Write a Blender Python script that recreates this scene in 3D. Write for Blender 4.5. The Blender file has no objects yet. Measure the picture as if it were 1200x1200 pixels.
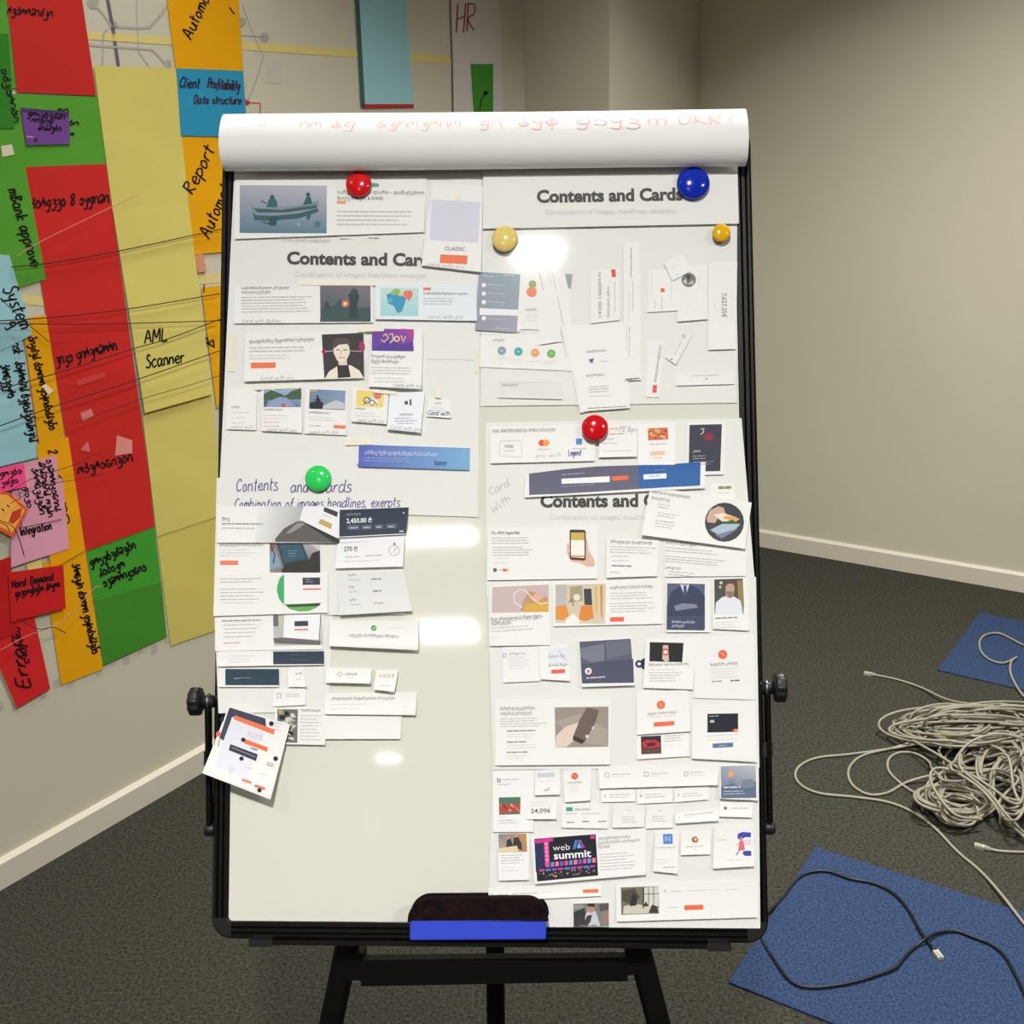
import bpy, math, random
from mathutils import Vector, Matrix
from mathutils.geometry import tessellate_polygon

random.seed(7)
C = bpy.context.scene.collection
SC = bpy.context.scene

# ------------------------------------------------------------------ camera
CAM_H = 1.53
FPX = 1312.0
R = Matrix(((0.99967969, -0.02530835, 0.0),
            (-0.00797536, -0.31502663, 0.94904932),
            (-0.02401887, -0.94874534, -0.31512756)))
EYE = Vector((0, 0, CAM_H))
cd = bpy.data.cameras.new('camera')
cd.sensor_width = 36.0
cd.lens = 36.0 * FPX / 1200.0
cd.clip_start = 0.02
cam = bpy.data.objects.new('camera', cd)
C.objects.link(cam)
m = Matrix.Identity(4)
for i in range(3):
    m[i][0] = R[i][0]; m[i][1] = -R[i][1]; m[i][2] = -R[i][2]; m[i][3] = EYE[i]
cam.matrix_world = m
SC.camera = cam

# ------------------------------------------------------------------ light and exposure
SC.view_settings.view_transform = 'Standard'
SC.view_settings.look = 'None'
SC.view_settings.gamma = 1.0
SC.view_settings.exposure = 0.0
SC.view_settings.use_curve_mapping = False
W = bpy.data.worlds.new('world'); SC.world = W
W.use_nodes = True
W.node_tree.nodes['Background'].inputs[0].default_value = (0.9, 0.95, 1.0, 1)
W.node_tree.nodes['Background'].inputs[1].default_value = 0.05
LAMP_COL = (1.0, 0.985, 0.955)
CEIL = 2.9
LAMPS = [(-0.83, -2.36, 23, 160, .82, .55), (-0.92, -3.67, 23, 160, .6, 1.5), (2.0, -0.8, 42, 160, 1, 1), (1.2, 2.4, 50, 119, 1, 1),  # includes unseen lamps added and fitted to the wall brightness
         (-0.35, 2.2, 10, 95, 1, 1), (-1.6, 0.4, 6, 90, 1, 1), (-0.1, -0.26, 66, 165, .2, .35), (-1.85, -6.58, 8, 160, .3, 1.0)]    # x, y, watts, spread in degrees, width and depth factors


# ------------------------------------------------------------------ helpers
def lin1(v):
    v = v / 255.0
    return v / 12.92 if v <= 0.04045 else ((v + 0.055) / 1.055) ** 2.4


def col(c):
    if isinstance(c, str):
        c = c.lstrip('#')
        c = tuple(int(c[i:i + 2], 16) for i in (0, 2, 4))
    return (lin1(c[0]), lin1(c[1]), lin1(c[2]), 1.0)


def sight(x, y):
    return R @ Vector(((x - 600.0) / FPX, (y - 600.0) / FPX, 1.0))


def tag(o, label=None, cat=None, group=None, kind=None):
    if label: o['label'] = label
    if cat: o['category'] = cat
    if group: o['group'] = group
    if kind: o['kind'] = kind
    return o


def material(name, color, rough=0.6, spec=0.3, metal=0.0):
    mt = bpy.data.materials.new(name); mt.use_nodes = True
    b = mt.node_tree.nodes['Principled BSDF']
    b.inputs['Base Color'].default_value = col(color)
    b.inputs['Roughness'].default_value = rough
    b.inputs['Specular IOR Level'].default_value = spec
    b.inputs['Metallic'].default_value = metal
    return mt


def noisy(mt, scale, c1, c2, detail=4, bump=0.0, obj=True, bscale=None):
    nt = mt.node_tree; b = nt.nodes['Principled BSDF']
    tc = nt.nodes.new('ShaderNodeTexCoord')
    n = nt.nodes.new('ShaderNodeTexNoise'); n.inputs['Scale'].default_value = scale; n.inputs['Detail'].default_value = detail
    nt.links.new(tc.outputs['Object'], n.inputs['Vector'])
    r = nt.nodes.new('ShaderNodeValToRGB')
    r.color_ramp.elements[0].color = col(c1); r.color_ramp.elements[1].color = col(c2)
    r.color_ramp.elements[0].position = 0.3; r.color_ramp.elements[1].position = 0.7
    nt.links.new(n.outputs['Fac'], r.inputs['Fac'])
    nt.links.new(r.outputs['Color'], b.inputs['Base Color'])
    if bump:
        n2 = nt.nodes.new('ShaderNodeTexNoise'); n2.inputs['Scale'].default_value = bscale or scale; n2.inputs['Detail'].default_value = 3
        nt.links.new(tc.outputs['Object'], n2.inputs['Vector'])
        bp = nt.nodes.new('ShaderNodeBump'); bp.inputs['Strength'].default_value = bump; bp.inputs['Distance'].default_value = 0.003
        nt.links.new(n2.outputs['Fac'], bp.inputs['Height'])
        nt.links.new(bp.outputs['Normal'], b.inputs['Normal'])
    return mt


def colored(name, rough, spec=0.3, bump=0.0):
    """printed or dyed sheet: its own colour is stored on the mesh"""
    mt = material(name, (200, 200, 200), rough, spec)
    nt = mt.node_tree; a = nt.nodes.new('ShaderNodeAttribute'); a.attribute_name = 'Col'
    nt.links.new(a.outputs['Color'], nt.nodes['Principled BSDF'].inputs['Base Color'])
    if bump:
        tc = nt.nodes.new('ShaderNodeTexCoord')
        n2 = nt.nodes.new('ShaderNodeTexNoise'); n2.inputs['Scale'].default_value = 6; n2.inputs['Detail'].default_value = 2
        nt.links.new(tc.outputs['Object'], n2.inputs['Vector'])
        bp = nt.nodes.new('ShaderNodeBump'); bp.inputs['Strength'].default_value = bump; bp.inputs['Distance'].default_value = 0.02
        nt.links.new(n2.outputs['Fac'], bp.inputs['Height'])
        nt.links.new(bp.outputs['Normal'], nt.nodes['Principled BSDF'].inputs['Normal'])
    return mt


class MB:
    def __init__(s):
        s.v = []; s.f = []; s.c = []; s.smooth = []

    def add(s, pts, faces, color, smooth=False):
        k = len(s.v); s.v += [tuple(p) for p in pts]
        s.f += [tuple(i + k for i in f) for f in faces]
        s.smooth += [smooth] * len(faces)
        s.c += ([color] * len(pts)) if not isinstance(color, list) else color

    def box(s, o, x, y, z, color=(1, 1, 1, 1)):
        """box from corner o along three edge vectors"""
        o = Vector(o); x = Vector(x); y = Vector(y); z = Vector(z)
        if x.cross(y).dot(z) < 0: x, y = y, x
        p = [o, o + x, o + x + y, o + y, o + z, o + x + z, o + x + y + z, o + y + z]
        s.add(p, [(3, 2, 1, 0), (4, 5, 6, 7), (0, 1, 5, 4), (1, 2, 6, 5), (2, 3, 7, 6), (3, 0, 4, 7)], color)

    def tube(s, pts, r, n=8, caps=True, color=(1, 1, 1, 1)):
        pts = [Vector(p) for p in pts]
        N = len(pts); T = []
        for i in range(N):
            t = pts[min(i + 1, N - 1)] - pts[max(i - 1, 0)]
            T.append(t.normalized() if t.length > 1e-9 else Vector((0, 0, 1)))
        a = T[0].orthogonal().normalized(); P = []
        for i in range(N):
            a = (a - T[i] * a.dot(T[i])); a = a.normalized() if a.length > 1e-6 else T[i].orthogonal().normalized()
            b = T[i].cross(a); rr = r[i] if isinstance(r, (list, tuple)) else r
            P += [pts[i] + (a * math.cos(2 * math.pi * j / n) + b * math.sin(2 * math.pi * j / n)) * rr for j in range(n)]
        F = [(i * n + j, i * n + (j + 1) % n, (i + 1) * n + (j + 1) % n, (i + 1) * n + j) for i in range(N - 1) for j in range(n)]
        s.add(P, F, color, True)
        if caps:
            s.add(P[:n], [tuple(reversed(range(n)))], color); s.add(P[-n:], [tuple(range(n))], color)

    def lathe(s, o, axis, prof, n=32, color=(1, 1, 1, 1), lobes=0, amp=0.0):
        """prof: (radius, height along axis)"""
        o = Vector(o); ax = Vector(axis).normalized(); a = ax.orthogonal().normalized(); b = ax.cross(a)
        P = []
        for (r, h) in prof:
            for j in range(n):
                t = 2 * math.pi * j / n
                rr = r * (1 + amp * math.cos(lobes * t)) if lobes else r
                P.append(o + ax * h + (a * math.cos(t) + b * math.sin(t)) * rr)
        K = len(prof)
        F = [(i * n + j, i * n + (j + 1) % n, (i + 1) * n + (j + 1) % n, (i + 1) * n + j) for i in range(K - 1) for j in range(n)]
        F.append(tuple(reversed(range(n)))); F.append(tuple(range((K - 1) * n, K * n)))
        s.add(P, F, color, True)

    def build(s, name, mat, parent=None, origin=None):
        me = bpy.data.meshes.new(name)
        if origin is None:
            origin = Vector((0, 0, 0)); up = parent
            while up is not None: origin = origin + up.location; up = up.parent
        origin = Vector(origin)
        me.from_pydata([Vector(p) - origin for p in s.v], [], s.f)
        me.polygons.foreach_set('use_smooth', s.smooth)
        at = me.color_attributes.new('Col', 'FLOAT_COLOR', 'POINT')
        at.data.foreach_set('color', [x for c in s.c for x in c])
        me.materials.append(mat)
        me.update()
        o = bpy.data.objects.new(name, me); C.objects.link(o)
        if parent is not None:
            o.parent = parent          # parents are unrotated: a local origin shared with the parent
        else:
            o.location = origin
        return o


def empty(name, loc):
    o = bpy.data.objects.new(name, None); C.objects.link(o); o.location = loc; o.empty_display_size = 0.05
    return o


def smooth_path(pts, k=6, closed=False):
    pts = [Vector(p) for p in pts]; n = len(pts); out = []
    if n < 3 and not closed: return pts
    rng = n if closed else n - 1
    for i in range(rng):
        p0 = pts[(i - 1) % n] if closed or i > 0 else pts[0] * 2 - pts[1]
        p1 = pts[i]; p2 = pts[(i + 1) % n]
        p3 = pts[(i + 2) % n] if closed or i + 2 < n else p2 * 2 - p1
        for j in range(k):
            t = j / k
            out.append(0.5 * ((2 * p1) + (p2 - p0) * t + (2 * p0 - 5 * p1 + 4 * p2 - p3) * t * t + (3 * p1 - p0 - 3 * p2 + p3) * t ** 3))
    if not closed: out.append(pts[-1])
    return out


class Surf:
    def __init__(s, p, n):
        s.p = Vector(p); s.n = Vector(n).normalized()
        if s.n.dot(EYE - s.p) < 0: s.n = -s.n

    def at(s, x, y, h=0.0):
        d = sight(x, y)
        return EYE + d * ((s.p + s.n * h - EYE).dot(s.n) / d.dot(s.n))


# ---- printed lettering (built-in font turned into triangles)
_tc = {}
_fc = bpy.data.curves.new('lettering', 'FONT'); _fc.resolution_u = 3
_fo = bpy.data.objects.new('lettering', _fc); C.objects.link(_fo)


def glyphs(text, bold):
    k = (text, bold)
    if k not in _tc:
        _fc.body = text; _fc.size = 1.0; _fc.offset = bold
        bpy.context.view_layer.update()
        dg = bpy.context.evaluated_depsgraph_get()
        me = bpy.data.meshes.new_from_object(_fo.evaluated_get(dg))
        vs = [(v.co.x, v.co.y) for v in me.vertices]; fs = [tuple(p.vertices) for p in me.polygons]
        bpy.data.meshes.remove(me)
        _tc[k] = (vs, fs, max([v[0] for v in vs] + [0.01]))
    return _tc[k]


# ---- handwriting strokes: x-height 1, ascender 1.7, descender -0.7; "x,y x,y|stroke;advance"
_H = {
 'a': '.8,.9 .4,1 .05,.5 .3,0 .7,.3 .8,.9 .8,.3 1,0;1.1', 'b': '.1,1.7 .1,.1 .1,.6 .5,1 .8,.5 .5,0 .1,.1;1',
 'c': '.8,.8 .5,1 .1,.5 .4,0 .8,.2;.95', 'd': '.8,.8 .4,1 .05,.5 .3,0 .75,.3 .9,1.7|.8,.6 .9,0;1.1',
 'e': '.1,.5 .8,.6 .5,1 .1,.6 .4,0 .85,.2;1', 'f': '.8,1.6 .5,1.6 .35,.8 .3,-.3|.1,.9 .7,.95;.8',
 'g': '.8,.9 .4,1 .1,.5 .4,.1 .8,.9 .75,-.5 .3,-.6 .1,-.3;1', 'h': '.1,1.7 .1,0|.1,.6 .5,1 .7,.7 .75,0;.95',
 'i': '.2,1 .2,.1 .35,0|.2,1.35 .24,1.4;.5', 'k': '.1,1.7 .1,0|.7,1 .15,.5 .75,0;.9', 'l': '.2,1.7 .15,.2 .35,0;.5',
 'm': '.1,1 .1,0|.1,.7 .4,1 .5,.6 .5,0|.5,.7 .8,1 .95,.6 .95,0;1.2', 'n': '.1,1 .1,0|.1,.7 .5,1 .7,.6 .75,0;.95',
 'o': '.5,1 .1,.6 .3,0 .75,.4 .5,1;.95', 'p': '.1,1 .1,-.7|.1,.7 .5,1 .8,.5 .4,0 .1,.2;1', 'r': '.1,1 .1,0|.1,.6 .4,1 .65,.9;.75',
 's': '.7,.9 .3,1 .2,.7 .7,.3 .4,0 .05,.1;.85', 't': '.3,1.6 .3,.2 .5,0|.05,1.05 .65,1.1;.75', 'u': '.1,1 .15,.2 .5,0 .75,.5 .8,1|.8,1 .8,.2 .95,0;1.05',
 'v': '.05,1 .4,0 .75,1;.85', 'w': '.05,1 .3,0 .5,.8 .75,0 1,1;1.1', 'x': '.1,1 .75,0|.7,1 .05,0;.85', 'y': '.1,1 .2,.4 .5,.3 .75,1|.75,1 .6,-.5 .1,-.6;.95', 'q': '.8,.9 .4,1 .1,.5 .4,0 .8,.9 .8,-.7;1',
 'A': '.05,0 .5,1.7 .95,0|.2,.6 .85,.6;1.15', 'B': '.1,1.7 .1,0|.1,1.7 .7,1.4 .2,.9 .85,.5 .1,0;1', 'C': '.9,1.4 .6,1.7 .1,.9 .4,0 .95,.3;1.1',
 'D': '.1,1.7 .1,0 .7,.2 .9,1 .6,1.6 .05,1.7;1.1', 'E': '.8,1.7 .1,1.6 .1,0 .8,0|.1,.9 .65,.9;.95', 'H': '.1,1.7 .1,0|.9,1.7 .85,0|.1,.8 .9,.9;1.1',
 'I': '.2,1.7 .2,0;.5', 'K': '.1,1.7 .1,0|.8,1.7 .15,.8 .9,0;1', 'L': '.1,1.7 .1,0 .8,.05;.95', 'M': '.05,0 .2,1.7 .6,.5 1,1.7 1.15,0;1.35',
 'O': '.5,1.7 .1,.9 .4,0 .9,.6 .8,1.4 .5,1.7;1.1', 'P': '.1,1.7 .1,0|.05,1.6 .7,1.6 .8,1.1 .15,.8;1', 'R': '.1,1.7 .1,0|.05,1.6 .7,1.6 .75,1.1 .15,.8 .8,0;1.05',
 'S': '.8,1.5 .4,1.7 .2,1.2 .8,.6 .5,0 .05,.2;1', 'T': '.5,1.7 .45,0|.05,1.7 .95,1.65;1', 'W': '.05,1.7 .3,0 .6,1.3 .9,0 1.2,1.7;1.35',
 '.': '.1,0 .15,.06;.4', ',': '.15,.1 .05,-.3;.4', ':': '.1,.1 .15,.16|.1,.8 .15,.86;.4', '?': '.1,1.4 .4,1.7 .7,1.3 .35,.8 .35,.5|.35,.1 .38,.05;.8', '-': '.1,.6 .6,.6;.8', '8': '.5,.85 .15,1.3 .5,1.7 .8,1.3 .15,.4 .5,0 .8,.4 .5,.85;1', '2': '.1,1.3 .5,1.7 .7,1.2 .1,.1 .8,.05;.95', '1': '.1,1.3 .35,1.7 .35,0;.6',
 'ა': '.1,.6 .3,1 .65,.8 .8,.3 .5,0 .1,.25;.95', 'ბ': '.6,1.7 .2,1.6 .5,1.1 .9,.6 .5,0 .1,.4 .5,1;1', 'გ': '.3,1 .8,.8 .7,.3 .3,.4|.7,.4 .9,-.3 .5,-.7 .1,-.4;1',
 'დ': '.5,.9 .15,.7 .3,.3 .8,.4 .8,1 .3,1|.8,.4 .6,-.6 .1,-.5;1.05', 'ე': '.1,.9 .5,1 .8,.6 .4,.4 .9,.1 .7,-.6 .2,-.5;.95', 'ვ': '.2,1 .7,1 .7,.5 .4,.5 .9,.3 .6,-.5 .1,-.4;.95',
 'ი': '.05,.1 .2,1 .6,1 .8,.4 .8,0;.95', 'ლ': '.05,.1 .2,1 .4,.6 .55,1 .8,.9 .9,.2;1', 'მ': '.3,1.7 .2,.6 .2,.1 .6,0 .8,.5 .5,.9 .2,.6;1', 'ნ': '.5,1.6 .8,1.3 .5,.9 .15,.5 .5,0 .85,.4 .5,.9;1',
 'ო': '.05,.1 .1,.9 .4,1 .5,.5 .6,1 .9,.9 .95,.1;1.1', 'რ': '.05,.2 .2,1 .5,.7 .7,1 .85,.2|.45,1.5 .5,.7;1', 'ს': '.5,1.6 .5,.6 .15,.3 .4,0 .8,.3 .6,.6;.9', 'უ': '.1,.9 .3,.5 .7,.6 .7,1|.7,.6 .6,-.6 .1,-.5;.9',
 'ტ': '.1,1 .5,1.3 .9,.8 .5,0 .2,.4 .7,.5;1', 'პ': '.2,1.6 .6,1.3 .3,.9 .8,.6 .5,0 .1,.3;.95', 'ზ': '.3,1 .8,.7 .3,.4 .9,.1 .6,-.6 .1,-.4;1', 'ხ': '.2,1.5 .7,1.2 .4,.7 .1,.3 .5,0 .9,.4 .4,.7;1', 'კ': '.4,1 .1,.6 .6,.5 .9,0 .6,-.6 .1,-.5;1', 'ც': '.7,1 .2,1.2 .1,.5 .5,0 .85,.4 .4,.6;1', 'შ': '.3,1.6 .15,.5 .5,0 .85,.5 .4,.9 .9,1.2;1', 'ფ': '.5,1.4 .5,-.6|.5,1 .1,.6 .5,.2 .9,.6 .5,1;1',
}


def strokes(text):
    """(polylines in letter units, total advance)"""
    x = 0.0; out = []
    for ch in text:
        if ch == ' ': x += 0.75; continue
        g = _H.get(ch) or _H['ო']
        body, adv = g.rsplit(';', 1)
        for st in body.split('|'):
            p = [tuple(float(q) for q in a.split(',')) for a in st.split()]
            out.append([(x + a, b) for a, b in p])
        x += float(adv)
    return out, x


def rot2(x, y, a):
    c, s = math.cos(a), math.sin(a)
    return x * c - y * s, x * s + y * c


class Sheet:
    """A sheet of paper lying on a surface. Corners TL TR BR BL; printed matter is laid onto it."""
    def __init__(s, surf, name, label, cat, quad, z, color=(243, 243, 240), curl=0.0, group=None, mat=None, ink=None, side=0.0, grid=None, rnd=0.0, thick=0.00025):
        s.surf = surf; s.q = quad; s.z = z; s.curl = curl; s.side = side; s.mat = mat or PAPER; s.ink = ink or s.mat
        tl, tr, br, bl = [Vector(p) for p in quad]
        s.tl = tl; s.ex = tr - tl; s.ey = bl - tl
        s.ang = math.atan2(s.ex.y, s.ex.x)
        nx = grid or max(2, min(12, int(s.ex.length / 14))); ny = grid or (max(10, min(26, int(s.ey.length / 3))) if curl or side else 3)
        mb = MB(); P = []
        for j in range(ny + 1):
            for i in range(nx + 1):
                u, v = i / nx, j / ny
                p = (tl * (1 - u) + tr * u) * (1 - v) + (bl * (1 - u) + br * u) * v
                P.append(s.at(p.x, p.y, 0))
        F = [(j * (nx + 1) + i, (j + 1) * (nx + 1) + i, (j + 1) * (nx + 1) + i + 1, j * (nx + 1) + i + 1) for j in range(ny) for i in range(nx)]
        c = col(color)
        mb.add(P, F, c, True)
        B = [p - surf.n * thick for p in P]
        mb.add(B, [tuple(reversed(f)) for f in F], c, True)
        rim = [i for i in range(nx + 1)] + [(j + 1) * (nx + 1) - 1 for j in range(1, ny + 1)] + [ny * (nx + 1) + i for i in range(nx - 1, -1, -1)] + [j * (nx + 1) for j in range(ny - 1, 0, -1)]
        E = [P[i] for i in rim] + [B[i] for i in rim]; n = len(rim)
        mb.add(E, [(i, (i + 1) % n, n + (i + 1) % n, n + i) for i in range(n)], c)
        cen = (tl + tr + br + bl) / 4
        s.o = mb.build(name, s.mat, None, surf.at(cen.x, cen.y, z))
        tag(s.o, label, cat, group)

    def h(s, x, y):
        if not s.curl and not s.side: return 0.0
        d = Vector((x, y)) - s.tl; det = s.ex.x * s.ey.y - s.ex.y * s.ey.x
        u = (d.x * s.ey.y - d.y * s.ey.x) / det; v = (s.ex.x * d.y - s.ex.y * d.x) / det
        u = min(max(u, 0), 1); v = min(max(v, 0), 1)
        return s.curl * v * v + (s.side * u * u if s.side > 0 else -s.side * (1 - u) ** 2)

    def at(s, x, y, lift):
        return s.surf.at(x, y, s.z + s.h(x, y) + lift)

    def child(s, name, ops, lift=0.00012, label=None, mat=None):
        mb = MB()
        for i, op in enumerate(ops):
            s.draw(mb, op, lift + i * 0.000012)
        if mb.v:
            o = mb.build(name, mat or s.ink, s.o)
            if label: o['label'] = label
            return o

    def poly(s, mb, pts, L, c):
        tris = tessellate_polygon([[Vector((p[0], p[1], 0)) for p in pts]])
        st = [tuple(pts[i] for i in t) for t in tris]; lim = 6.5 if (s.curl or s.side) else 60
        while st:
            t = st.pop()
            e = [math.dist(t[i], t[(i + 1) % 3]) for i in range(3)]; k = e.index(max(e))
            if e[k] > lim:
                a, b, d = t[k], t[(k + 1) % 3], t[(k + 2) % 3]; mm = ((a[0] + b[0]) / 2, (a[1] + b[1]) / 2)
                st += [(a, mm, d), (mm, b, d)]
            else:
                P = [s.at(p[0], p[1], L) for p in t]
                if (P[1] - P[0]).cross(P[2] - P[0]).dot(s.surf.n) < 0: P.reverse()
                mb.add(P, [(0, 1, 2)], c)

    def draw(s, mb, op, L):
        k = op[0]
        if k in 'rg':
            x0, y0, x1, y1 = op[1:5]
            cs = [col(op[5])] * 4 if k == 'r' else [col(c) for c in op[5:9]]
            nx = max(1, min(12, int(abs(x1 - x0) / 10))); ny = max(1, min(20, int(abs(y1 - y0) / (4 if s.curl or s.side else 12))))
            P = []; cc = []
            for j in range(ny + 1):
                for i in range(nx + 1):
                    u, v = i / nx, j / ny
                    dx, dy = rot2((x1 - x0) * u, (y1 - y0) * v, s.ang)
                    P.append(s.at(x0 + dx, y0 + dy, L))
                    cc.append(tuple(((cs[0][q] * (1 - u) + cs[1][q] * u) * (1 - v) + (cs[3][q] * (1 - u) + cs[2][q] * u) * v) for q in range(4)))
            mb.add(P, [(j * (nx + 1) + i, (j + 1) * (nx + 1) + i, (j + 1) * (nx + 1) + i + 1, j * (nx + 1) + i + 1) for j in range(ny) for i in range(nx)], cc)
        elif k == 'q':
            s.poly(mb, op[1], L, col(op[2]))
        elif k == 'd':
            x, y, r, c = op[1:5]; n = 20; e = op[5] if len(op) > 5 else 1
            s.poly(mb, [(x + r * math.cos(2 * math.pi * i / n), y + r * e * math.sin(2 * math.pi * i / n)) for i in range(n)], L, col(c))
        elif k == 'o':
            x, y, r, w, c = op[1:6]; n = 24; P = []
            for i in range(n):
                a = 2 * math.pi * i / n
                P += [s.at(x + r * math.cos(a), y + r * math.sin(a), L), s.at(x + (r - w) * math.cos(a), y + (r - w) * math.sin(a), L)]
            mb.add(P, [(2 * i, 2 * i + 1, (2 * i + 3) % (2 * n), (2 * i + 2) % (2 * n)) for i in range(n)], col(c))
        elif k == 'w':      # line through points
            pts, w, c = op[1:4]
            s.ribbon(mb, [Vector((p[0], p[1], 0)) for p in pts], w, L, col(c))
        elif k == 't':      # x, y baseline, cap height, text, colour, width or 0, bold, angle
            x, y, cap, text, c = op[1:6]; wid = op[6] if len(op) > 6 else 0; bold = op[7] if len(op) > 7 else 0; ang = math.radians(op[8]) if len(op) > 8 else s.ang
            vs, fs, tw = glyphs(text, bold); sy = cap / 0.727; sx = wid / tw if wid else sy
            P = []
            for a, b in vs:
                dx, dy = rot2(a * sx, -b * sy, ang); P.append(s.at(x + dx, y + dy, L))
            mb.add(P, fs, col(c))
        elif k == 'l':      # printed lines of small text: x, y, width, count, spacing, colour, height
            x, y, w, n, dy, c = op[1:7]; hh = op[7] if len(op) > 7 else 1.3; ang = math.radians(op[8]) if len(op) > 8 else s.ang
            for i in range(n):
                a = 0.0; wl = w * (random.uniform(.72, 1.0) if n > 1 else 1)
                while a < wl - 1:
                    b = min(a + random.uniform(3.5, 9), wl)
                    q = []
                    for (p, t) in ((a, 0), (b, 0), (b, hh), (a, hh)):
                        ddx, ddy = rot2(p, i * dy + t, ang); q.append(s.at(x + ddx, y + ddy, L))
                    q.reverse()
                    mb.add(q, [(0, 1, 2, 3)], col(c)); a = b + 0.9
        elif k == 'h':      # handwriting: x, y, x-height, text, colour, pen width, angle, total width or 0
            x, y, xh, text, c = op[1:6]; pw = op[6] if len(op) > 6 else 1.0; ang = math.radians(op[7]) if len(op) > 7 else s.ang
            tw = op[8] if len(op) > 8 else 0
            if c == PEN: pw *= .75; xh *= .85
            ps, adv = strokes(text); sx = tw / adv if tw else xh
            for p in ps:
                q = []
                for a, b in p:
                    a += b * 0.18 + random.uniform(-.05, .05); b += random.uniform(-.06, .06)
                    dx, dy = rot2(a * sx, -b * xh, ang); q.append(Vector((x + dx, y + dy, 0)))
                s.ribbon(mb, smooth_path(q, 4), pw, L, col(c))

    def ribbon(s, mb, pts, w, L, c):
        n = len(pts); P = []
        for i in range(n):
            t = pts[min(i + 1, n - 1)] - pts[max(i - 1, 0)]
            t = t.normalized() if t.length > 1e-6 else Vector((1, 0, 0)); o = Vector((-t.y, t.x, 0)) * (w / 2)
            a = pts[i] + o; b = pts[i] - o
            P += [s.at(a.x, a.y, L), s.at(b.x, b.y, L)]
        mb.add(P, [(2 * i, 2 * i + 2, 2 * i + 3, 2 * i + 1) for i in range(n - 1)], c)


def dress(sh, ops):
    """sort the printed matter of a sheet into its parts"""
    text = [o for o in ops if o[0] in 'tl']; hand = [o for o in ops if o[0] == 'h']
    loose = [o for o in ops if o[0] in 'rgqdow']
    if loose: sh.child('printed_graphic', loose, 0.0004)
    for o in ops:
        if o[0] == 'P': sh.child(o[1], o[2], 0.00014, o[3] if len(o) > 3 else None)
        if o[0] == 'b': sh.child('printed_button', [('r',) + tuple(o[1:6])], 0.00045)
        if o[0] == 'tape':
            tp = Patch(sh, o[1], o[2] if len(o) > 2 else (236, 230, 208))
    if text: sh.child('printed_text', text, 0.00058)
    for o in hand: sh.child('handwritten_text', [o], 0.00065)
    return sh


def Patch(sh, quad, color, lift=0.0009, name='tape_strip', mat=None):
    """a strip of tape over the sheet's edge, part of the sheet"""
    mb = MB(); c = col(color)
    P = [sh.at(x, y, lift) for x, y in quad]; B = [p - sh.surf.n * 0.00025 for p in P]
    mb.add(P + B, [(3, 2, 1, 0), (4, 5, 6, 7), (0, 1, 5, 4), (1, 2, 6, 5), (2, 3, 7, 6), (3, 0, 4, 7)], c)
    return mb.build(name, mat or TAPE, sh.o)


PEN = (178, 180, 188)        # grey pencil
# ------------------------------------------------------------------ materials
PAPER = colored('printed_paper', 0.55, 0.25)
POSTER = colored('coloured_paper', 0.75, 0.15, 0.25)
INK = colored('marker_ink', 0.7, 0.2)
TAPE = colored('masking_tape', 0.6, 0.3)
WALLM = noisy(material('painted_wall', (190, 182, 160), 0.85, 0.15), 1.5, (194, 189, 168), (198, 193, 172), 2, 0.05, bscale=180)
CEILM = material('ceiling_paint', (190, 188, 182), 0.9, 0.1)
SKIRT = material('skirting_paint', (206, 199, 182), 0.5, 0.3)
BLACK = material('black_powder_coat', (6, 6, 6), 0.5, 0.12)
BLACKM = material('black_anodised_aluminium', (12, 12, 13), 0.28, 0.5, 0.0)
PLASTIC = material('black_plastic', (24, 24, 25), 0.45, 0.45)
BOARDM = material('whiteboard_enamel', (224, 223, 212), 0.05, 0.5)
STEEL = material('bright_steel', (170, 170, 168), 0.3, 0.5, 1.0)
CARPET = noisy(material('carpet_loop_pile', (70, 68, 60), 0.95, 0.1), 150, (35, 34, 29), (72, 70, 61), 6, 0.5, bscale=420)
BLUEPET = noisy(material('blue_carpet_pile', (50, 75, 130), 0.95, 0.1), 190, (30, 43, 70), (60, 78, 110), 6, 0.6, bscale=420)
GLOWM = material('lamp_diffuser', (250, 250, 245), 0.5, 0.3)
_b = GLOWM.node_tree.nodes['Principled BSDF']
_b.inputs['Emission Color'].default_value = (1, 0.97, 0.9, 1); _b.inputs['Emission Strength'].default_value = 6.0
CABLEM = material('beige_cable_jacket', (139, 134, 118), 0.5, 0.3)
BCABLEM = material('black_cable_jacket', (16, 18, 20), 0.4, 0.4)
CLEARM = material('cloudy_clear_plastic', (170, 166, 152), 0.2, 0.5)
THREADM = material('dark_thread', (60, 44, 38), 0.9, 0.1)
LTHREADM = material('pale_thread', (190, 120, 110), 0.9, 0.1)

# ------------------------------------------------------------------ room shell
LD = Vector((0.5717, 0.8205, 0)).normalized()       # along the left wall, away from the camera
RD = Vector((0.838, -0.5455, 0)).normalized()       # along the right wall, away from the corner
L1 = Vector((0.0750, 3.8377, 0)); L2 = Vector((0.3313, 3.6710, 0)); L3 = Vector((0.7000, 4.2357, 0))
LB = L1 - LD * 10.5                                  # far end of the left wall behind the camera
RE = Vector((0.6295, 2.6904, 0)) * CAM_H
RE = RE + RD * 6.0
BE = RE - LD * 11.0
UP = Vector((0, 0, 1))
RC = Vector((0.7077, 4.2825, 0))                     # inner corner at the right wall


def shell(name, mats, pts, z0, z1, outward, t=0.1, skirt=False):
    mb = MB(); a, b = pts
    mb.box(a + UP * z0, b - a, outward * t, UP * (z1 - z0))
    return tag(mb.build(name, mats), kind='structure')


def perp(d, away):
    p = Vector((d.y, -d.x, 0)); return p if p.dot(away) > 0 else -p


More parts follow.
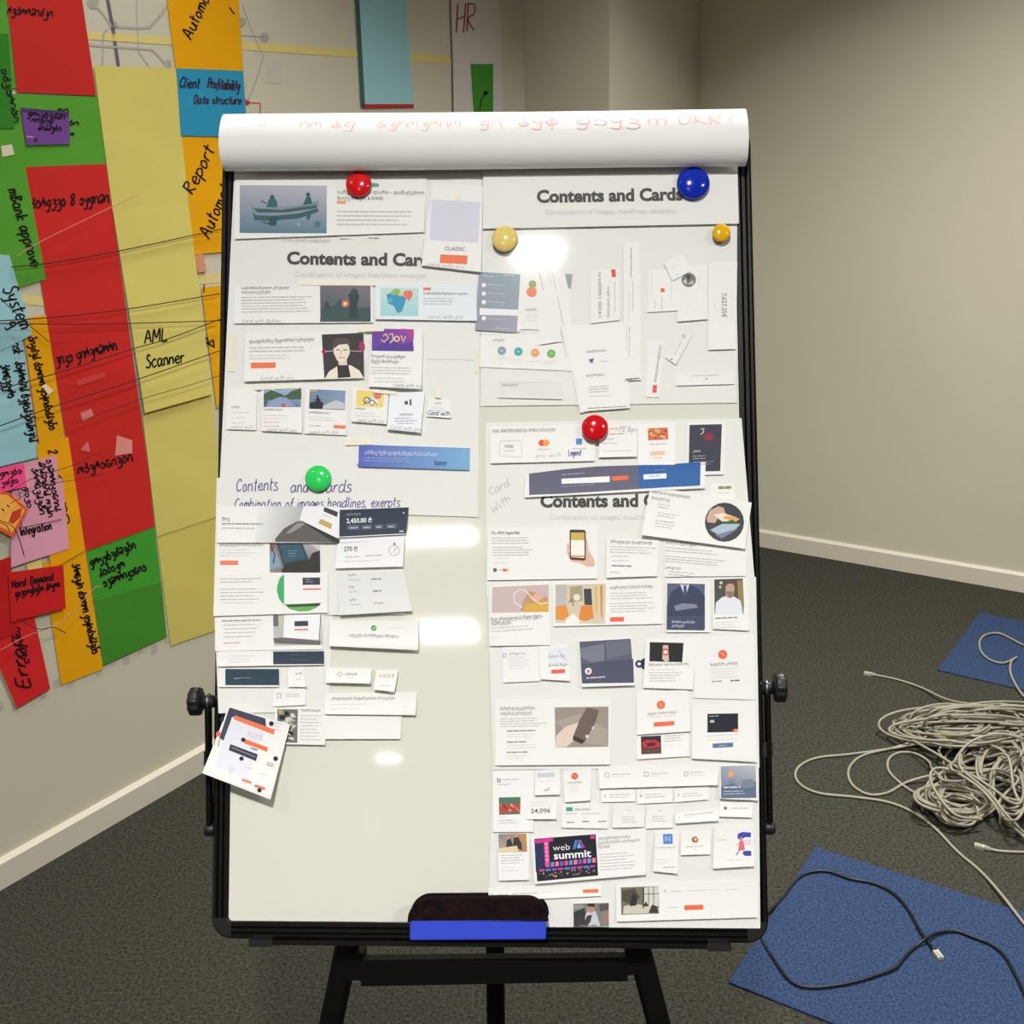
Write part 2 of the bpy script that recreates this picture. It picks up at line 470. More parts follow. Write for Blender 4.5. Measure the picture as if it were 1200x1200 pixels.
NL = perp(LD, Vector((-1, 0.5, 0)))                  # out of the room through the left wall
NR = perp(RD, Vector((0.5, 1, 0)))
shell('wall_left', WALLM, (LB, L1), 0, CEIL, NL)
shell('wall_column', WALLM, (L1, L2), 0, CEIL, NR)
shell('wall_column_side', WALLM, (L2, RC), 0, CEIL, NL, 0.08)
shell('wall_right', WALLM, (RC, RE), 0, CEIL, NR)
shell('wall_far', WALLM, (RE, BE), 0, CEIL, -NL)
shell('wall_back', WALLM, (BE, LB), 0, CEIL, -NR)
for nm, mt, z in (('floor', CARPET, 0.0), ('ceiling', CEILM, CEIL)):
    mb = MB(); k = 0.3
    q = [LB - LD * k + NL * k, L1 + LD * 1.2 + NL * k, RE + NR * k + RD * k + LD * k, BE - LD * k + RD * k]
    q[1] = RC + NR * 0.2 + NL * 0.9
    mb.add([p + UP * z for p in q] + [p + UP * (z + (-0.1 if z == 0 else 0.1)) for p in q],
           [(0, 1, 2, 3), (7, 6, 5, 4), (0, 4, 5, 1), (1, 5, 6, 2), (2, 6, 7, 3), (3, 7, 4, 0)], (1, 1, 1, 1))
    tag(mb.build(nm, mt), kind='structure')


def skirting(name, a, b, inward):
    """board 70 mm high with a small sloping top"""
    h, t, s = 0.068, 0.014, 0.008
    pr = [(0, 0), (t, 0), (t, h - s), (t * .45, h), (0, h)]
    mb = MB(); P = [a + inward * d + UP * z for d, z in pr] + [b + inward * d + UP * z for d, z in pr]; n = 5
    mb.add(P, [(i, (i + 1) % n, n + (i + 1) % n, n + i) for i in range(n)] + [tuple(range(n)), tuple(range(2 * n - 1, n - 1, -1))], (1, 1, 1, 1))
    tag(mb.build(name, SKIRT), kind='structure')


skirting('baseboard_left', LB, L1, -NL)
skirting('baseboard_right', RC, RE, -NR)
skirting('baseboard_column', L1 - NL * .014, L2 - NL * 0.014, -NR)
skirting('baseboard_column_side', L2, RC, -NL)

# ceiling luminaires: linear recessed lamps out of view, some added to brighten the walls
for i, (x, y, watts, spread, fw, fd) in enumerate(LAMPS):
    e = empty('ceiling_lamp', Vector((x, y, CEIL)))
    tag(e, 'white recessed linear ceiling lamp out of view, some added to brighten the walls', 'ceiling lamp', 'recessed ceiling lamps')
    fr = MB()
    for (a, b, c, d) in ((-.31 * fw - .03, -.10 * fd - .03, .62 * fw + .06, .03), (-.31 * fw - .03, .10 * fd, .62 * fw + .06, .03), (-.31 * fw - .03, -.10 * fd, .03, .2 * fd), (.31 * fw, -.10 * fd, .03, .2 * fd)):
        fr.box((x + a, y + b, CEIL - .03), (c, 0, 0), (0, d, 0), (0, 0, .03))
    fr.build('housing', material('lamp_housing', (225, 225, 222), .5) if i == 0 else bpy.data.materials['lamp_housing'], e)
    df = MB(); df.box((x - .31 * fw, y - .10 * fd, CEIL - .012), (.62 * fw, 0, 0), (0, .2 * fd, 0), (0, 0, .01))
    df.build('diffuser', GLOWM, e)
    ld = bpy.data.lights.new('ceiling_lamp_light', 'AREA'); ld.shape = 'RECTANGLE'; ld.size = .6 * fw; ld.size_y = .19 * fd
    ld.energy = watts; ld.color = LAMP_COL; ld.spread = math.radians(spread)
    lo = bpy.data.objects.new('ceiling_lamp_light', ld); C.objects.link(lo); lo.parent = e
    lo.location = (0, 0, -0.02)

WALL = Surf(L1, -NL)
RIGHTWALL = Surf(RC, -NR)
FLOOR = Surf((0, 0, 0), (0, 0, 1))

# ------------------------------------------------------------------ wall mural (printed graphic on the left wall)
mural = empty('wall_mural', WALL.at(150, 60, 0.0005))
tag(mural, 'pale printed line graphic with nodes and a yellow stripe on the left wall', 'mural')


class Lay:
    """paints flat sticker shapes on a surface"""
    def __init__(s, surf, z): s.surf = surf; s.z = z; s.curl = s.side = 0; s.ang = 0
    def at(s, x, y, lift): return s.surf.at(x, y, s.z + lift)
    poly = Sheet.poly; draw = Sheet.draw; ribbon = Sheet.ribbon


def sticker(name, ops, mat=INK, z=0.0006):
    lay = Lay(WALL, z); mb = MB()
    for i, op in enumerate(ops): lay.draw(mb, op, i * 0.00003)
    return mb.build(name, mat, mural)


def sy(x): return 34.6 + 0.068 * x     # the stripe's middle


sticker('yellow_stripe', [('w', [(60 + 12 * i, sy(60 + 12 * i)) for i in range(40)], 9, (214, 196, 120))])
sticker('yellow_stripe', [('w', [(20, 350), (60, 354), (120, 340), (270, 324)], 11, (214, 196, 130))])
sticker('purple_line', [('w', [(125, -6), (132, 32), (139, 80)], 4.2, (104, 92, 106))])
GN = (172, 166, 158)
sticker('node_line', [('w', [(134, 31), (160, 33), (175, 32), (186, 20), (200, 2)], 3, GN), ('w', [(120, 80), (121, 40), (126, 34)], 3, GN), ('w', [(112, 6), (122, 18), (130, 30)], 2.4, GN),
                      ('w', [(100, 52), (118, 54), (150, 56), (178, 58), (188, 68), (196, 78)], 2.6, GN), ('w', [(160, 0), (162, 60), (176, 80)], 1.5, GN)])
sticker('node_line', [('w', [(280, 41), (310, 43)], 1.4, GN), ('w', [(284, 6), (292, 28), (303, 55), (309, 65), (300, 95), (290, 118)], 1.3, GN)])
for x, y, r in ((109, 3, 7), (133, 30, 5), (197, 75, 4.5), (310, 44, 5.5), (283, 26, 5)):
    sticker('node_dot', [('d', x, y, r, (165, 160, 152), 1.15)])
sticker('faint_square', [('q', [(312, 70), (331, 71), (330, 98), (312, 97)], (192, 185, 172))])
sticker('red_line', [('w', [(288, 120), (305, 121), (305, 140)], 1.5, (190, 70, 62))])
sticker('red_dot', [('d', 289, 120, 3.5, (186, 60, 55))])
for i in range(13):
    t = i / 12; x = 196 - 196 * t; y = 752 + 80 * t + (4 if i % 2 else -2)
    sticker('grey_square', [('q', [(x - 3, y - 6), (x + 4, y - 9), (x + 5, y + 1), (x - 2, y + 4)], (178, 172, 160))])

# ------------------------------------------------------------------ coloured papers on the left wall
RED = (198, 42, 38); GRN = (84, 152, 48); PALE = (208, 194, 106); ORG = (226, 160, 8); LBL = (150, 196, 204); INKC = (26, 18, 22)


def poster(label, quad, z, color, ops=(), name='wall_poster', curl=0.0, group='coloured papers on the left wall', cat='poster'):
    sh = Sheet(WALL, name, label, cat, quad, 0.001 + z * 0.0012, color, curl, group, POSTER, INK, grid=6)
    return dress(sh, ops)


poster('green paper at the top edge beside the upper red poster, blank', [(-40, -30), (5, -28), (22, 103), (-30, 106)], 1, GRN)
poster('narrow green paper strip, darkened as if in shade, with handwriting running down it', [(-40, 36), (10, 40), (17, 150), (-30, 152)], 3, (52, 124, 38),  # same green paper, its shade put into a darker colour
       [('h', 1, 80, 5, 'ანგარიში', INKC, 1.6, 76, 66)])
poster('red poster at the very top with handwriting near its upper edge', [(5, -30), (92, -30), (113, 112), (20, 108)], 2, (190, 42, 38),
       [('h', 8, 16, 6, 'რეპორტინგი', INKC, 1.6, 4, 54)])
poster('green paper under the purple sticky note', [(13, 110), (115, 113), (125, 192), (25, 196)], 1, GRN,
       [('h', 66, 132, 5, 'ლი', INKC, 1.5, 6, 14), ('h', 80, 146, 4, 'მი', INKC, 1.5, 6, 12), ('h', 82, 160, 4, 'ო', INKC, 1.5)])
poster('purple sticky note with dark handwriting on the green paper', [(24, 126), (81, 131), (82, 169), (31, 170)], 3, (112, 70, 140),
       [('q', [(24, 126), (81, 131), (81, 137), (50, 132), (25, 131)], (82, 50, 104)), ('h', 32, 136, 4.5, 'დოკუმენტი', INKC, 1.3, 5, 44), ('h', 36, 143, 4, 'ლიმიტ', INKC, 1.2, 5, 26),
        ('h', 44, 152, 4.5, 'სისტემა', INKC, 1.3, 3, 28), ('q', [(31, 159), (39, 160), (39, 162), (31, 161)], (190, 130, 180)), ('h', 40, 166, 3.5, 'ი', INKC, 1.2)], name='sticky_note', cat='sticky note')
poster('green poster with English handwriting running down it, ending in approve', [(-40, 104), (13, 106), (54, 327), (-2, 345)], 2, GRN,
       [('h', 9, 222, 8, 'mBank approve', INKC, 2.0, 73, 96), ('tape', [(1, 171), (14, 169), (17, 181), (3, 184)], (214, 205, 180))])
poster('tall red poster left of the pale yellow sheets', [(26, 196), (124, 192), (174, 549), (86, 567)], 1, RED,
       [('h', 36, 244, 8, 'ხარდვეა 8 აუდიტი', INKC, 2.0, -4, 92), ('h', 66, 428, 8, 'ვიზა დირექტორი', INKC, 1.8, -14, 74),
        ('h', 92, 556, 7, 'ოპერაციები', INKC, 1.9, -14, 66),
        ('tape', [(94, 484), (107, 479), (110, 488), (97, 494)], (216, 120, 112)), ('tape', [(137, 510), (155, 516), (155, 531), (135, 534)], (222, 140, 130)),
        ('tape', [(90, 446), (123, 436), (124, 442), (91, 453)], (204, 66, 60)), ('tape', [(95, 526), (103, 517), (106, 530), (96, 528)], (214, 110, 104))])
poster('shorter red poster joined below the tall red one', [(86, 567), (174, 549), (181, 617), (101, 646)], 2, RED)
poster('green poster with three lines of handwriting below the red posters', [(101, 646), (181, 617), (189, 683), (110, 706)], 1, (66, 150, 46),
       [('h', 106, 664, 6, 'დოკუმენტები', INKC, 2.0, -22, 58), ('h', 117, 676, 6, 'საბაზო', INKC, 1.9, -22, 32), ('h', 122, 688, 6, 'ავტორიზაცია', INKC, 2.0, -22, 54)])
poster('blank green poster at the bottom of the green column', [(110, 705), (189, 682), (195.5, 746), (121, 780)], 2, (64, 134, 40))
poster('uppermost pale yellow sheet, blank, left of the blue paper', [(110, 77), (206, 80), (221, 241), (132, 246)], 2, PALE)
poster('pale yellow sheet reading AML Scanner', [(132, 245), (221, 240), (249, 462), (170, 484)], 3, PALE,
       [('h', 169, 402, 9, 'AML', INKC, 1.9, -6, 28), ('h', 171, 431, 8.5, 'Scanner', INKC, 1.9, -8, 46)], curl=0.006)
poster('pale yellow sheet below AML Scanner, its upper edge tucked under', [(166, 476), (249, 460), (262, 603), (184, 629)], 2, PALE)
poster('lowest pale yellow sheet beside the easel knob', [(184, 628), (262, 602), (270, 733), (200, 757)], 1, (202, 188, 98))
poster('orange poster at the top edge with slanted handwriting', [(194, -14), (279, -14), (285, 83), (206, 80)], 2, ORG,
       [('h', 224, 47, 8, 'Automa', INKC, 1.8, -66, 56), ('h', 274, 17, 6, 'l', INKC, 1.4, -50)])
poster('blue poster reading Client Profitability Data structure', [(207, 80), (285, 83), (290, 161), (212, 159)], 3, (44, 142, 178),
       [('h', 210, 102, 7, 'Client', (30, 40, 70), 1.7, 3, 24), ('h', 243, 103, 7, 'Profitability', (60, 34, 56), 1.7, 4, 38), ('h', 227, 121, 5.5, 'Data structure', (60, 34, 56), 1.5, 1, 56)])
poster('orange poster reading Report Automat beside the flip chart roll', [(213, 160), (300, 162), (306, 292), (227, 298)], 2, ORG,
       [('h', 226, 229, 9, 'Report', INKC, 1.9, -64, 60), ('h', 245, 280, 9, 'Automat', INKC, 1.9, -66, 66), ('tape', [(228, 299), (238, 296), (242, 318), (232, 320)], (206, 140, 100))])
poster('orange poster half hidden behind the flip chart frame, lower right', [(236, 337), (300, 330), (310, 468), (254, 478)], 2, ORG,
       [('h', 251, 408, 9, 'B', INKC, 1.8, -70), ('h', 238, 342, 5, 'l', INKC, 1.4)])
poster('light blue poster corner with handwriting, upper of the two blue ones', [(-40, 296), (11, 299), (38, 392), (-20, 422)], 4, LBL,
       [('h', 3, 338, 10, 'System', INKC, 2.0, 66, 54), ('h', 8, 380, 8, 'დ', INKC, 1.8, 40)])
poster('light blue poster with two lines of vertical handwriting, lower of the two', [(-40, 405), (25, 392), (44, 536), (-25, 553)], 3, LBL,
       [('h', 14, 402, 7, 'risk : საფრთხის შეფასებისთვის', INKC, 1.8, 80, 118), ('h', 0, 428, 7, 'პროცედურა', INKC, 1.8, 76, 40)])
poster('orange strip beside the light blue poster, handwriting running down', [(26, 373), (54, 369), (76, 513), (46, 521)], 2, ORG,
       [('h', 33, 395, 6, 'ბიზნეს ნაწილი დაფინანსება', INKC, 1.8, 77, 112), ('tape', [(49, 452), (54, 450), (63, 458), (57, 463)], (236, 214, 180))])
poster('darker orange strip beside the pink notes', [(43, 521), (80, 512), (100, 645), (60, 668)], 3, (232, 160, 10),
       [('h', 56, 528, 6, '2', INKC, 1.7, 70), ('h', 66, 555, 5, 'ი, ლი', INKC, 1.6, 80, 60)])
poster('orange strip at the bottom with handwriting running down it', [(50, 660), (100, 645), (121, 784), (72, 803)], 1, ORG,
       [('h', 84, 661, 6, 'პროცესი ნაწილი დაფინანსება', INKC, 1.9, 77, 108), ('tape', [(31, 661), (49, 655), (50, 665), (33, 669)], (226, 200, 120))])
poster('lilac pink paper with the word integration', [(14, 576), (73, 560), (81, 643), (13, 665)], 4, (222, 156, 178),
       [('h', 24, 628, 6, 'Integration', INKC, 1.7, -12, 38)])
poster('lilac pink paper covered in lines of vertical handwriting', [(22, 546), (66, 533), (73, 608), (26, 618)], 6, (220, 152, 172),
       [('h', 54, 538, 5, 'ავტორიზაციის', INKC, 1.6, 80, 62), ('h', 45, 541, 5, 'სისტემის წესი', INKC, 1.6, 80, 66), ('h', 37, 548, 5, 'პროცესები', INKC, 1.6, 80, 56), ('h', 28, 570, 4, 'დავა', INKC, 1.4, 80, 26)])
poster('small hot pink sticky note at the photo edge', [(-15, 552), (28, 543), (31, 570), (-12, 580)], 8, (248, 78, 140),
       [('h', 0, 559, 4.5, 'დოგმა', INKC, 1.4, -10, 26), ('h', 2, 569, 4, 'უნდა', INKC, 1.4, -10, 20)], name='sticky_note', cat='sticky note')
poster('red paper with handwriting Hard Demand beside the orange strip', [(10, 671), (74, 662), (77, 713), (13, 729)], 6, (196, 34, 34),
       [('h', 14, 689, 5, 'Hard: Demand', INKC, 1.7, -11, 50), ('h', 18, 700, 5, 'დავალებები სრული', INKC, 1.7, -13, 54)])
poster('jagged red paper behind the Hard Demand paper', [(-30, 668), (12, 652), (20, 742), (-30, 760)], 4, (186, 30, 32))
poster('long red paper at the bottom with vertical handwriting Error', [(-40, 690), (40, 722), (59, 807), (20, 830)], 3, (206, 40, 40),
       [('h', 36, 806, 9, 'Error', INKC, 2.4, -102, 60), ('h', 14, 735, 6, 'ტექნიკა', INKC, 1.8, 70, 46)])

# orange creature-shaped sticker, kept plain
stk = Sheet(WALL, 'die_cut_sticker', 'pentagonal yellow orange sticker with a red border at the photo edge', 'sticker', [(-10, 576), (20, 582), (33, 600), (-6, 624)], 0.0125, (240, 160, 60), 0, None, POSTER, INK)
stk.child('printed_graphic', [('q', [(-9, 576), (10, 577), (33, 597), (15, 630), (0, 622), (-9, 618)], (226, 90, 40)), ('q', [(-9, 579), (9, 580), (29, 598), (14, 625), (1, 618), (-9, 612)], (246, 176, 78)),
                              ('q', [(10, 612), (14, 600), (26, 595), (24, 606), (16, 614)], (196, 66, 40)), ('w', [(2, 596), (5, 599)], 1.5, INKC), ('w', [(8, 592), (11, 594)], 1.5, INKC), ('w', [(0, 612), (8, 616), (12, 624)], 1.5, (196, 66, 40))])

# papers higher up, near the corner
WGRP = 'papers on the wall above the flip chart'
sh = poster('tall light blue paper above the flip chart roll', [(417, -20), (474, -20), (485, 126), (425, 126)], 2, LBL, (), group=WGRP)
sh.child('dark_edging', [('q', [(415, -20), (420, -20), (428, 126), (423, 126)], (66, 92, 88))])
sh.child('red_edging', [('q', [(424, 122), (485, 122), (485, 126), (424, 127)], (176, 40, 48))])
poster('whitish paper reading HR with a dark edge, near the corner', [(526, -20), (585, -20), (590, 135), (531, 135)], 1, (205, 194, 192),
       [('w', [(527, -20), (530, 70), (531, 135)], 1.4, (90, 70, 70)), ('h', 534, 38, 20, 'HR', (150, 60, 80), 1.8, -3, 24)], group=WGRP)
poster('small green paper with a black curved mark below the letters HR', [(552, 75), (578, 75), (578, 135), (556, 135)], 3, (66, 138, 46),
       [('w', [(562, 130), (564, 116), (570, 109), (573, 110)], 1.2, INKC), ('d', 569, 109, 2.6, INKC)], group=WGRP)


# strings stretched across the wall papers
NTH = [0]


def thread(label, pts, r=0.0011, mat=THREADM):
    h = 0.012 + 0.0028 * NTH[0]; NTH[0] += 1
    P = [WALL.at(x, y, h + 0.0006 * math.sin(i * 1.3)) for i, (x, y) in enumerate(pts)]
    mb = MB(); mb.tube(smooth_path(P, 5), r, 6)
    tag(mb.build('string', mat, None, P[0]), label, 'string', 'strings across the wall papers')


thread('dark string from the mBank paper up across the red poster to the upper yellow sheet', [(13, 313), (60, 308), (140, 294), (220, 277), (262, 268)])
thread('dark string crossing just above the writing on the light blue poster', [(0, 376), (60, 372), (150, 362), (258, 344)])
thread('dark string running level across the red poster below its neighbour', [(0, 379), (70, 380), (150, 379), (250, 376), (258, 375)])
thread('dark string rising to the word AML', [(0, 456), (64, 438), (152, 410), (200, 396), (258, 374)])
thread('dark string rising below the word Scanner', [(0, 499), (70, 474), (160, 445), (258, 411)])
thread('thin string rising across the white tape bits to the orange poster', [(90, 495), (165, 468), (220, 452), (258, 440)], 0.0007)
thread('pale string across the upper red poster to the yellow sheet', [(20, 300), (50, 282), (130, 243), (163, 227)], 0.0008, LTHREADM)
thread('slack dark string hanging from the light blue poster over the red poster', [(2, 352), (22, 370), (40, 386), (58, 401)], 0.0008)
thread('string fanning from the pink notes to the tall red poster', [(10, 576), (40, 560), (86, 545), (120, 528)], 0.0007)
thread('string crossing the pink paper towards the shorter red poster', [(12, 590), (50, 570), (90, 562), (122, 556)], 0.0007)
thread('dark loose string end over the orange sticker', [(0, 610), (14, 616), (22, 630), (28, 651)], 0.0009)
thread('pale string across the lower red papers and the green poster', [(0, 762), (30, 746), (72, 728), (110, 690), (118, 688)], 0.0008, LTHREADM)
thread('dark loose string curling over the bottom orange strip', [(20, 725), (45, 737), (62, 735), (77, 742)], 0.0009)

# ------------------------------------------------------------------ flip chart easel
BU = Vector((0.0195, 0.3870, 0.9219)).normalized()   # up the board
BR_ = Vector((0.99873, -0.05033, 0)); BR_ = (BR_ - BU * BR_.dot(BU)).normalized()
BN = BR_.cross(BU).normalized()
if BN.y > 0: BN = -BN
BO = Vector((-0.39503, 1.17844, CAM_H - 0.95029))    # bottom outer corner of the frame


def B(s, t, h=0.0): return BO + BR_ * s + BU * t + BN * h


BOARD = Surf(BO, BN)
BW, BH = 0.70, 1.045
easel = empty('flip_chart_easel', Vector((BO.x + 0.35, BO.y + 0.1, 0)))
tag(easel, 'black framed flip chart easel with a white board covered in paper cards', 'flip chart')
mb = MB(); mb.box(B(.0212, .0212, -.012), BR_ * (BW - .0424), BU * (BH - .0424), BN * .0118); mb.build('whiteboard_panel', BOARDM, easel)
# frame rails with ridges
RP = [(0.0, -.020), (0.0, -.002), (.003, .0004), (.006, .0004), (.0075, -.0025), (.009, .0006), (.013, .0006), (.0145, -.0025), (.016, .0006), (.0215, .0006), (.0225, .0000), (.0225, -.020)]
CR = .026


def rail(a, along, inward, length):
    mb = MB(); n = len(RP)
    P = [a + inward * d + BN * h for d, h in RP] + [a + along * length + inward * d + BN * h for d, h in RP]
    F = [(i, (i + 1) % n, n + (i + 1) % n, n + i) for i in range(n)] + [tuple(range(n)), tuple(range(2 * n - 1, n - 1, -1))]
    mb.add(P, F, (1, 1, 1, 1)); mb.build('frame_rail', BLACKM, easel)


rail(B(0, CR), BU, BR_, BH - 2 * CR); rail(B(BW, CR), BU, -BR_, BH - 2 * CR)
rail(B(CR, 0), BR_, BU, BW - 2 * CR); rail(B(CR, BH), BR_, -BU, BW - 2 * CR)
for s, t, a0 in ((CR, CR, 180), (BW - CR, CR, 270), (BW - CR, BH - CR, 0), (CR, BH - CR, 90)):
    mb = MB(); P = []; n = 8
    for i in range(n + 1):
        a = math.radians(a0 + 90 * i / n); d = BR_ * math.cos(a) + BU * math.sin(a)
        P += [B(s, t, -.021) + d * CR, B(s, t, -.002) + d * CR, B(s, t, .0009) + d * (CR - .003), B(s, t, .0009) + d * (CR - .019), B(s, t, .0003) + d * (CR - .0232), B(s, t, -.021) + d * (CR - .0232)]
    F = [(i * 6 + j, i * 6 + (j + 1) % 6, (i + 1) * 6 + (j + 1) % 6, (i + 1) * 6 + j) for i in range(n) for j in range(6)]
    mb.add(P, F + [tuple(range(6)), tuple(range(6 * n + 5, 6 * n - 1, -1))], (1, 1, 1, 1)); mb.build('corner_cap', PLASTIC, easel)
# pen ledge under the bottom rail
mb = MB(); mb.box(B(.075, -.003, -.014), BR_ * .55, BU * .0035, BN * .028); mb.box(B(.075, -.0005, .0125), BR_ * .55, BU * .003, BN * .003); mb.build('pen_tray', BLACKM, easel)
for s in (.053, .622):
    mb = MB(); a = B(s, -.008, -.012)
    pts = [B(s, -.005, .016), B(s + .030, -.005, .016), B(s + .024, -.005, -.01), B(s + .006, -.005, -.01)]
    mb.add([p for p in pts] + [p + BU * .0085 for p in pts], [(0, 1, 2, 3), (7, 6, 5, 4), (0, 4, 5, 1), (1, 5, 6, 2), (2, 6, 7, 3), (3, 7, 4, 0)], (1, 1, 1, 1)); mb.build('tray_end_cap', PLASTIC, easel)


def bar(p, q, w, d, name, mat=BLACK, side=None, groove=False):
    """flattened tube from p to q, w wide, d deep"""
    p = Vector(p); q = Vector(q); ax = (q - p).normalized(); sx = (side or BR_); sx = (sx - ax * sx.dot(ax)).normalized(); sz = ax.cross(sx)
    pr = []; k = 6
    for cx, cz, a0 in ((w / 2 - d * .3, d * .2, 0), (-w / 2 + d * .3, d * .2, 90), (-w / 2 + d * .3, -d * .2, 180), (w / 2 - d * .3, -d * .2, 270)):
        for i in range(k):
            a = math.radians(a0 + 90 * i / (k - 1)); pr.append((cx + d * .3 * math.cos(a), cz + d * .3 * math.sin(a)))
    n = len(pr); mb = MB(); P = [p + sx * a + sz * b for a, b in pr] + [q + sx * a + sz * b for a, b in pr]
    mb.add(P, [(i, (i + 1) % n, n + (i + 1) % n, n + i) for i in range(n)] + [tuple(range(n)), tuple(range(2 * n - 1, n - 1, -1))], (1, 1, 1, 1))
    return mb.build(name, mat, easel)


def leg_line(p1, p2, h):
    a = BOARD.at(*p1, h); b = BOARD.at(*p2, h); d = (b - a).normalized()
    foot = a + d * ((a.z - 0.016) / -d.z) if d.z < 0 else b
    top = a - d * 0.93
    return a, foot, top


for p1, p2 in (((406, 1112), (388, 1200)), ((749, 1112), (772, 1200))):
    a, foot, top = leg_line(p1, p2, -.045)
    lg = bar(top, foot, .030, .028, 'leg')
    mb = MB(); mb.lathe(foot - UP * .014, UP, [(.020, -.002), (.022, .004), (.020, .03), (.017, .034)], 20); mb.build('rubber_foot', PLASTIC, lg)
    lg2 = None
apex = B(.35, .955, -.055)
rf = FLOOR.at(582, 1262, 0.016)
lg = bar(apex, rf, .030, .026, 'leg')
mb = MB(); mb.lathe(rf - UP * .014, UP, [(.020, -.002), (.022, .004), (.020, .03), (.017, .034)], 20); mb.build('rubber_foot', PLASTIC, lg)
bar(B(.10, .94, -.042), B(.60, .94, -.042), .03, .03, 'top_beam', side=BU)
# cross bar between the front legs
h = -.040
p0, p1, p2, p3 = [BOARD.at(x, y, h + .014) for x, y in ((423, 1125), (735, 1122), (736, 1150), (423, 1156))]
mb = MB(); mb.add([p0, p1, p2, p3] + [p - BN * .022 for p in (p0, p1, p2, p3)], [(3, 2, 1, 0), (4, 5, 6, 7), (0, 1, 5, 4), (1, 2, 6, 5), (2, 3, 7, 6), (3, 0, 4, 7)], (1, 1, 1, 1)); mb.build('crossbar', BLACK, easel)
for qs in (((404, 1117), (425, 1117), (425, 1149), (402, 1149)), ((733, 1113), (753, 1112), (757, 1142), (733, 1143))):
    q = [BOARD.at(x, y, h + .010) for x, y in qs]
    mb = MB(); mb.add(q + [p - BN * .03 for p in q], [(3, 2, 1, 0), (4, 5, 6, 7), (0, 1, 5, 4), (1, 2, 6, 5), (2, 3, 7, 6), (3, 0, 4, 7)], (1, 1, 1, 1)); mb.build('crossbar_bracket', BLACK, easel)
# side knobs and folded side arms
for kx, ky, sgn, arm in ((233, 822, -1, ((244, 828), (246, 972))), (910, 806, 1, ((899, 812), (902, 970)))):
    c = BOARD.at(kx, ky, -.006); ax = BR_ * sgn
    mb = MB(); mb.lathe(c, ax, [(.004, -.004), (.0165, -.003), (.018, .0), (.018, .008), (.0165, .0105), (.010, .012), (.004, .012)], 60, lobes=10, amp=.05); kn = mb.build('knob', PLASTIC, easel)
    mb = MB(); mb.lathe(c, ax, [(.0080, -.0205), (.0080, -.002)], 20); mb.build('knob_collar', PLASTIC, kn)
    mb = MB(); mb.lathe(c, ax, [(.0105, -.0145), (.0105, -.012)], 20); mb.build('steel_washer', STEEL, kn)
    a = BOARD.at(*arm[0], -.006); b = BOARD.at(*arm[1], -.006)
    ar = bar(a, b, .0075, .014, 'side_arm')
    mb = MB(); mb.lathe(b, ax, [(.007, -.007), (.0085, -.005), (.0085, .004), (.007, .006)], 18); mb.build('arm_hinge', PLASTIC, ar)
    m2 = a + (b - a) * .42
    mb = MB(); mb.box(m2 - ax * .009 - BU * .009 - BN * .009, ax * .014, BU * .018, BN * .0145); mb.build('arm_clip', PLASTIC, ar)
mb = MB(); mb.box(B(.02, 1.004, .0015), BR_ * .66, BU * .03, BN * .010); mb.build('pad_clamp', PLASTIC, easel)

# ------------------------------------------------------------------ flip chart pad folded over the top
pad = empty('flip_chart_pad', B(.35, 1.05, .03))
tag(pad, 'white flip chart pad sheets rolled over the top of the easel', 'flip chart pad')
PR = [(.018, .996), (.027, .996), (.038, 1.002), (.046, 1.014), (.049, 1.030), (.047, 1.048), (.041, 1.066), (.031, 1.081), (.015, 1.089), (-.003, 1.090), (-.022, 1.084), (-.036, 1.066), (-.044, 1.04), (-.046, 1.00)]
PR = [(a, .991 + (b - .996) * .83) for a, b in PR]
PS = [tuple(v) for v in smooth_path([Vector((a, b, 0)) for a, b in PR], 4)]


def pad_point(s, k, off=0.0):
    """point at across position s and profile position k (index along the profile)"""
    k = min(max(k, 0), len(PS) - 1.001); i = int(k); f = k - i
    a = Vector(PS[i][:2]); b = Vector(PS[i + 1][:2]); p = a.lerp(b, f); d = (b - a).normalized(); nrm = Vector((d.y, -d.x))
    p = p + nrm * off
    return B(s, p.y - .016 * s, p.x)


def pad_sheet(name, s0, s1, off, color, k0=0, wav=0.0):
    mb = MB(); n = len(PS); P = []; Q = []; w = 14
    for i in range(k0, n):
        for j in range(w + 1):
            f = j / w
            o = off + wav * math.sin(f * 5 + i * .05)
            P.append(pad_point(s0 + (s1 - s0) * f, i, o)); Q.append(pad_point(s0 + (s1 - s0) * f, i, o - .0006))
    r = n - k0
    F = [(i * (w + 1) + j, i * (w + 1) + j + 1, (i + 1) * (w + 1) + j + 1, (i + 1) * (w + 1) + j) for i in range(r - 1) for j in range(w)]
    mb.add(P, F, col(color), True); mb.add(Q, [tuple(reversed(f)) for f in F], col(color), True)
    rim = [j for j in range(w + 1)] + [(i + 1) * (w + 1) - 1 for i in range(1, r)] + [(r - 1) * (w + 1) + j for j in range(w - 1, -1, -1)] + [i * (w + 1) for i in range(r - 2, 0, -1)]
    E = [P[i] for i in rim] + [Q[i] for i in rim]; m_ = len(rim)
    mb.add(E, [(i, m_ + i, m_ + (i + 1) % m_, (i + 1) % m_) for i in range(m_)], col(color))
    return mb.build(name, PAPER, pad)


pad_sheet('sheet', .0105, .6895, .0, (240, 239, 239), 0, .0006)
pad_sheet('sheet', .013, .687, -.003, (238, 236, 236), 1, .0006)
pad_sheet('sheet', .012, .688, -.006, (236, 234, 234), 2, .0006)
